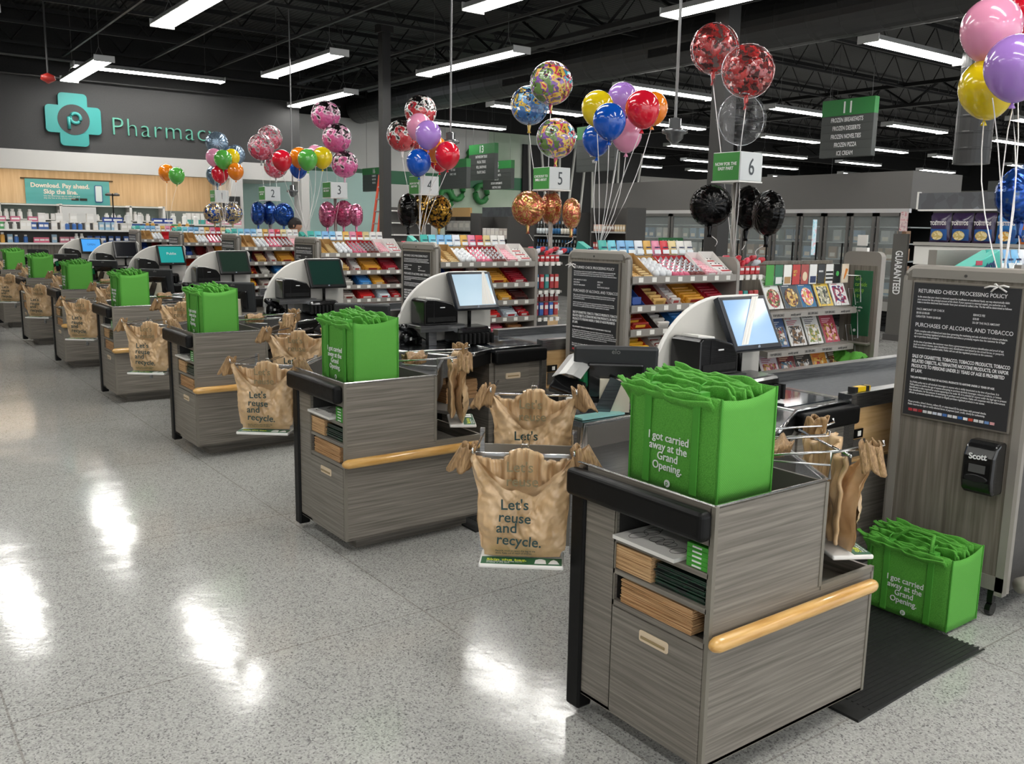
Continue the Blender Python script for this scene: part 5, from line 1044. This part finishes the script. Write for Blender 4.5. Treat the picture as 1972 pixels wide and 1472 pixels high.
# ============================================================ BALLOONS
BAL = [
('b7',2.60,0.68,2.65,0.137,'pink','L'),
('b7',2.38,0.44,2.42,0.133,'purple','L'),
('b7',2.62,0.68,2.38,0.131,'yellow','L'),
('b7',3.04,0.70,2.80,0.132,'red','L'),
('b7',3.19,0.83,2.74,0.110,'purple','L'),
('b7f',3.24,0.74,1.89,0.157,'bluefoil','F'),
('b6',2.12,2.95,2.45,0.105,'yellow','L'),
('b6',1.90,2.59,2.32,0.101,'blue','L'),
('b6',2.54,3.17,2.57,0.105,'purple','L'),
('b6',2.25,2.67,2.43,0.109,'red','L'),
('b6',2.60,2.93,2.49,0.102,'orange','L'),
('b6',2.24,3.08,2.27,0.101,'blue','L'),
('b6',2.33,2.89,2.29,0.100,'pink','L'),
('s6u',3.37,3.09,2.99,0.183,'clear_red','T'),
('s6u',3.26,2.68,2.77,0.184,'clear_red','T'),
('s6u',3.40,2.83,2.47,0.184,'clear','T'),
('s6l',3.17,2.87,1.85,0.150,'black','F'),
('s6l',3.50,2.81,1.84,0.165,'black','F'),
('s6l',3.41,2.55,1.80,0.163,'black','F'),
('s5u',3.52,5.19,3.00,0.198,'multi','T'),
('s5u',3.56,5.57,2.84,0.186,'bluemulti','T'),
('s5u',3.61,5.21,2.51,0.187,'multi','T'),
('s5l',3.34,5.27,1.85,0.162,'gold','F'),
('s5l',3.61,5.26,1.86,0.165,'gold','F'),
('s5l',3.60,4.94,1.81,0.146,'gold','F'),
('s4u',3.66,7.80,2.99,0.188,'blackred','T'),
('s4u',3.54,8.02,2.72,0.185,'blackred','T'),
('s4u',3.80,8.03,2.75,0.187,'blackred','T'),
('b4',3.21,7.07,2.73,0.135,'pink','L'),
('b4',3.12,6.73,2.62,0.136,'purple','L'),
('b4',3.07,6.84,2.34,0.132,'blue','L'),
('b4',3.32,6.67,2.42,0.132,'red','L'),
('b4',3.38,7.02,2.51,0.130,'orange','L'),
('b4',3.55,7.20,2.42,0.128,'red','L'),
('s4l',3.34,7.54,1.84,0.197,'black','F'),
('s4l',3.57,7.62,1.86,0.194,'blackgold','F'),
('s4l',3.57,7.24,1.83,0.189,'blackgold','F'),
('s3u',3.52,10.08,3.13,0.198,'pinkblack','T'),
('s3u',3.57,9.85,2.82,0.196,'pinkblack','T'),
('s3u',3.67,9.83,2.48,0.183,'pinkblack','T'),
('s3l',3.42,9.87,1.80,0.176,'hotpink','F'),
('s3l',3.67,9.88,1.82,0.179,'hotpink','F'),
('s3l',3.69,9.54,1.80,0.154,'hotpink','F'),
('s2u',3.67,12.47,3.00,0.197,'redwhite','T'),
('s2u',3.43,12.23,2.83,0.201,'redwhite','T'),
('s2u',3.67,12.25,2.56,0.188,'redwhite','T'),
('b3',2.75,9.76,2.48,0.127,'red','L'),
('b3',3.08,9.97,2.55,0.124,'orange','L'),
('b3',3.04,9.61,2.50,0.128,'green','L'),
('b3',3.26,9.64,2.54,0.130,'yellow','L'),
('b3',3.32,9.99,2.60,0.119,'pink','L'),
('b3',3.12,10.10,2.41,0.119,'blue','L'),
('s2l',3.34,12.21,1.82,0.186,'bluefoil','F'),
('s2l',3.56,12.30,1.83,0.189,'bluefoil','F'),
('s2l',3.62,11.87,1.81,0.177,'bluefoil','F'),
('s1u',3.61,14.80,3.07,0.194,'marble','F'),
('s1u',3.89,14.68,2.87,0.177,'marble','F'),
('s1u',3.60,14.82,2.51,0.196,'marble','F'),
('b1',3.28,13.97,2.76,0.141,'pink','L'),
('b1',3.29,13.57,2.71,0.146,'green','L'),
('b1',3.52,13.80,2.77,0.132,'yellow','L'),
('b1',3.28,13.72,2.48,0.139,'red','L'),
('b1',3.46,13.47,2.52,0.130,'orange','L'),
('b0',3.17,16.41,2.60,0.148,'orange','L'),
('b0',3.23,15.98,2.53,0.146,'green','L'),
('s1l',3.40,14.44,1.83,0.183,'blueface','F'),
('s1l',3.62,14.15,1.83,0.182,'blueface','F'),
]
LC = {'pink':'#e596b6','purple':'#a97fd0','yellow':'#e3c715','red':'#d51730','blue':'#0b4fb3','orange':'#ee8417','green':'#59b04a'}
_B = {}
def latex(col):
    if col in _B: return _B[col]
    pr_ = []
    for i in range(25):
        a = PI*i/24; z = -math.cos(a); r = math.sin(a)
        if z < 0: z *= 1.17; r *= (1-.10*(-z)**2)
        pr_.append((max(r,.02), z*1.03))
    pr_ = pr_[:]; b = MB(); b.lathe(pr_, n=36); m = mat(LC[col], .16, 0, col+'_latex', coat=.6, sub=.08)
    _B[col] = (b, m); return _B[col]
def foilmat(c):
    if c in ('black',): return pattern('black_foil', ['#0b0b0b','#151515','#2a2826'], kind='noise', size=9, rough=.12, metal=.7, bump=.25)
    d = {'gold':['#8a6426','#c39a4e','#b8324a','#d9b874','#a07a38'],'blackgold':['#0c0c0c','#141414','#c39233','#1a1a1a'],'hotpink':['#8f2a52','#c2547f','#d98aa8','#a83a66'],'bluefoil':['#16306e','#1f4a9c','#254f9a','#5c6f8a'],'marble':['#5c7288','#8fa4b5','#6c8299','#a9b8c4'],'blueface':['#16356f','#1c4a94','#d3b87a','#8a8578','#2a5fae'],
         }[c]
    return pattern(c+'_foil', d, size=(4.5 if c != 'blueface' else 3.2), rough=.16, metal=.65, bump=.25, dist=(2.5 if c == 'marble' else .4))
def clearmat(c):
    cols = {'clear':['#000000','#c9ccd0'],'clear_red':['#7c1a1c','#c23a3a'],'multi':['#5a7a3a','#7b4a9c','#d9b84a','#c23a5a','#3aa0b5'],'bluemulti':['#2a5f9c','#3a86c2','#c9a63a','#1f3a6c','#7fb0c8'],'blackred':['#c22a35','#c22a35','#e6e3df','#121212','#0c0c0c'],'pinkblack':['#d0508f','#cf5b95','#e3b9cc','#1a1518','#0f0f0f'],'redwhite':['#c23a52','#d77a90','#9a9f9c','#b84a60','#c9b4b8']}[c]
    m = pattern(c+'_bubble', cols, size=(2.3 if c not in ('clear','clear_red') else 2.2), rough=.08, coat=.6, detail=2, dist=.8)
    nt = m.node_tree; b = nt.nodes['Principled BSDF']
    if c in ('pinkblack','blackred','redwhite','multi','bluemulti'):
        cr0 = [q for q in nt.nodes if q.type == 'VALTORGB'][0]; tx = [q for q in nt.nodes if q.type == 'TEX_NOISE'][0]; t0 = [q for q in nt.nodes if q.type == 'TEX_COORD'][0]
        sx = nt.nodes.new('ShaderNodeSeparateXYZ'); nt.links.new(t0.outputs['Object'], sx.inputs[0]); m1 = nt.nodes.new('ShaderNodeMath'); m1.operation = 'MULTIPLY_ADD'; nt.links.new(sx.outputs['Z' if c[0] != 'm' else 'X'], m1.inputs[0]); m1.inputs[1].default_value = .16; nt.links.new(tx.outputs['Fac'], m1.inputs[2]); nt.links.new(m1.outputs[0], cr0.inputs['Fac']); cr0.color_ramp.interpolation = 'CONSTANT'
    n = nt.nodes.new('ShaderNodeTexNoise'); n.inputs['Scale'].default_value = 4.2; n.inputs['Detail'].default_value = 3
    tc = nt.nodes.new('ShaderNodeTexCoord'); nt.links.new(tc.outputs['Object'], n.inputs['Vector']); cr = nt.nodes.new('ShaderNodeValToRGB'); e = cr.color_ramp.elements
    lo,hi = {'clear':(.62,.70),'clear_red':(.50,.53)}.get(c,(.36,.42)); e[0].position = lo; e[1].position = hi
    e[0].color = (.10,.10,.10,1); e[1].color = (.95,.95,.95,1) if c != 'clear' else (.5,.5,.5,1)
    nt.links.new(n.outputs['Fac'], cr.inputs['Fac']); nt.links.new(cr.outputs['Color'], b.inputs['Alpha']); b.inputs['Specular IOR Level'].default_value = .9
    bp = nt.nodes.new('ShaderNodeBump'); bp.inputs['Strength'].default_value = .4; bp.inputs['Distance'].default_value = .05; nt.links.new(n.outputs['Fac'], bp.inputs['Height']); nt.links.new(bp.outputs['Normal'], b.inputs['Normal'])
    return m
STR = mat('#e9e6e4', .5, 0, 'white_ribbon'); SEAM = mat('#c9ccd0', .12, 1, 'foil_seam')
ANCH = {'b7':(2.06,.25,1.46),'b7f':(2.06,.25,1.46),'b6':(2.3,3.1,1.52),'b4':(3.2,7.05,1.5),'b3':(3.01,9.63,1.6),'b1':(3.31,13.7,1.57),'b0':(3.08,16.1,1.54)}
for k in range(1,7):
    x = 3.42 if k == 1 else 3.57
    ANCH['s%du' % (7-k)] = ANCH['s%dl' % (7-k)] = (x-.03,k*P+.47,1.5)
WHERE = {'b7':'in the latex bunch tied to the nearest notice panel','b7f':'floating over the nearest notice panel behind white strings','b6':'in the latex bunch in front of the lane 6 sign','b4':'in the latex bunch over the lane 4 sign','b3':'in the latex bunch between lane signs 2 and 3','b1':'in the latex bunch above the lane 1 sign','b0':'in the pair of balloons left of the lane 1 sign',
 's6u':'floating high above the lane 6 sign','s6l':'just under the lane 6 sign','s5u':'above the lane 5 sign','s5l':'just under the lane 5 sign','s4u':'behind the latex bunch of lane 4','s4l':'just under the lane 4 sign','s3u':'above the lane 3 sign','s3l':'just under the lane 3 sign','s2u':'above the lane 2 sign','s2l':'just under the lane 2 sign','s1u':'behind the latex bunch of lane 1','s1l':'just under the lane 1 sign'}
CN = {'blackgold':'black and gold','hotpink':'glossy pink','bluefoil':'blue','marble':'blue marbled','blueface':'blue rimmed','clear_red':'clear bubble with a red print','clear':'clear bubble','multi':'multicoloured bubble','bluemulti':'blue and gold bubble','blackred':'black, white and red bubble','pinkblack':'pink and black bubble','redwhite':'clear, red and white bubble'}
from collections import Counter
tot = Counter((g,c) for g,*_,c,t_ in BAL); seen = Counter(); MC_ = {}
for bi,(g,x,y,z,r,c,ty) in enumerate(BAL):
    seen[(g,c)] += 1; i = seen[(g,c)]; n = tot[(g,c)]
    od = '' if n == 1 else ({1:'leftmost ' if g.endswith('l') else 'first ',2:'middle ' if n == 3 and g.endswith('l') else 'second ',3:'rightmost ' if g.endswith('l') else 'third '}[i])
    if (g,c) == ('b7','purple'): od = 'front ' if i == 1 else 'rear '
    if (g,c) == ('b6','blue'): od = 'larger front ' if i == 1 else 'lower left '
    lab = '%s%s%s balloon %s' % (od, CN.get(c,c), '' if ty != 'F' else ' foil', WHERE[g])
    t = thing('latex_balloon' if ty == 'L' else 'foil_balloon' if ty == 'F' else 'bubble_balloon', lab, 'balloon', (x,y,z))
    A = Vector(ANCH[g])-Vector((x,y,z))
    if ty == 'L':
        b,m = latex(c)
        if ('L',c) not in MC_: MC_[('L',c)] = b.build('balloon_skin', m, t, smooth=True); s = MC_[('L',c)]
        else: s = MC_[('L',c)].copy(); S.collection.objects.link(s); reg(s, t)
        s.scale = (r,r,r); s.rotation_euler = (R.uniform(-.15,.15),R.uniform(-.15,.15),0)
        MB().lathe([(.004,0),(.012,-.015),(.016,-.024),(.004,-.026)], c=(0,0,-r*1.2), n=10).build('knot', m, t, smooth=True); zb = -r*1.22
    else:
        key = (ty,c)
        if key not in MC_:
            m = foilmat(c) if ty == 'F' else clearmat(c); b = MB()
            if ty == 'F':
                def ff(u,v,s):
                    q = v; a = u*2*PI; rad = q; th = .58*math.sqrt(max(0,1-q**2.4)); wr = 1-.035*abs(math.sin(a*13))*q**3
                    return (math.cos(a)*rad*wr, s*th*(1+.03*math.sin(a*13)*q), math.sin(a)*rad*wr)
                b.grid(lambda u,v: ff(u,v,-1),78,12); b.grid(lambda u,v: ff(u,v,1),78,12)
            else:
                b.grid(lambda u,v: (math.cos(u*2*PI)*math.sin(v*PI), .9*math.sin(u*2*PI)*math.sin(v*PI), -math.cos(v*PI)), 40, 24)
            bd = b.build('balloon_skin', m, t, smooth=True); MC_[key] = bd; s = bd
            b = MB(); b.tube([(math.cos(a*PI/24),0,math.sin(a*PI/24)) for a in range(49)], .012, 6); e = b.build('seam', m if ty == 'F' else SEAM, s, smooth=True)
        else:
            src = MC_[key]; s = src.copy(); S.collection.objects.link(s); reg(s, t)
            for ch in kids(src): cc = ch.copy(); S.collection.objects.link(cc); reg(cc, s)
        s.scale = (r,r,r)
        # face the aisle with a varied turn
        rzt = {'s6l':(-.75,-2.1,-1.95)[i-1],'s5l':(-.9,-2.0,-2.2)[i-1],'s4l':(-1.9,-1.4,-2.2)[min(i,3)-1],'s3l':(-1.7,-1.2,-2.0)[i-1],'s2l':(-1.9,-1.7,-1.0)[i-1]}.get(g, R.uniform(-.9,-.2)) if g[0] == 's' else -.5
        s.rotation_euler = (0, (.5 if g in ('s6l','s5l') and i == 3 else R.uniform(-.12,.12)), rzt)
        MB().lathe([(.012,.02),(.02,-.0),(.012,-.05),(.02,-.075)], c=(0,0,-r*1.0), n=8).build('neck', m if key not in MC_ else MC_[key].data.materials[0], t, smooth=True); zb = -r-.06
    # ribbon down to the anchor
    b = MB(); p0 = Vector((0,0,zb)); L_ = (A-p0); side = Vector((R.uniform(-.05,.05),R.uniform(-.05,.05),0)); rad = .0028 if g in ('b7','b7f','b6') else .0032
    if g.endswith('l') and g[0] == 's': A = Vector((A.x*.25, A.y*.25, -r-.14)); L_ = A-p0
    b.tube([p0+L_*f+side*math.sin(f*PI) for f in (0,.2,.4,.6,.8,1)], rad, 5); b.build('ribbon', STR, t, smooth=True)
# balloon weight knots on the notice panels
for nm_,p_ in (('white knot of ribbons tied on the nearest notice panel',(2.035,.25,1.455)),('white knot of ribbons tied on the lane 6 notice panel',(2.03,3.06,1.43))):
    t = thing('ribbon_knot', nm_, 'ribbon', p_); b = MB()
    for a in range(5): b.tube([(0,0,0),(-.01,.03*math.cos(a*1.3),.012*math.sin(a*1.3)),(-.006,.055*math.cos(a*1.3),.018*math.sin(a*1.3)-.008)], .004, 5)
    b.build('loops', STR, t, smooth=True)
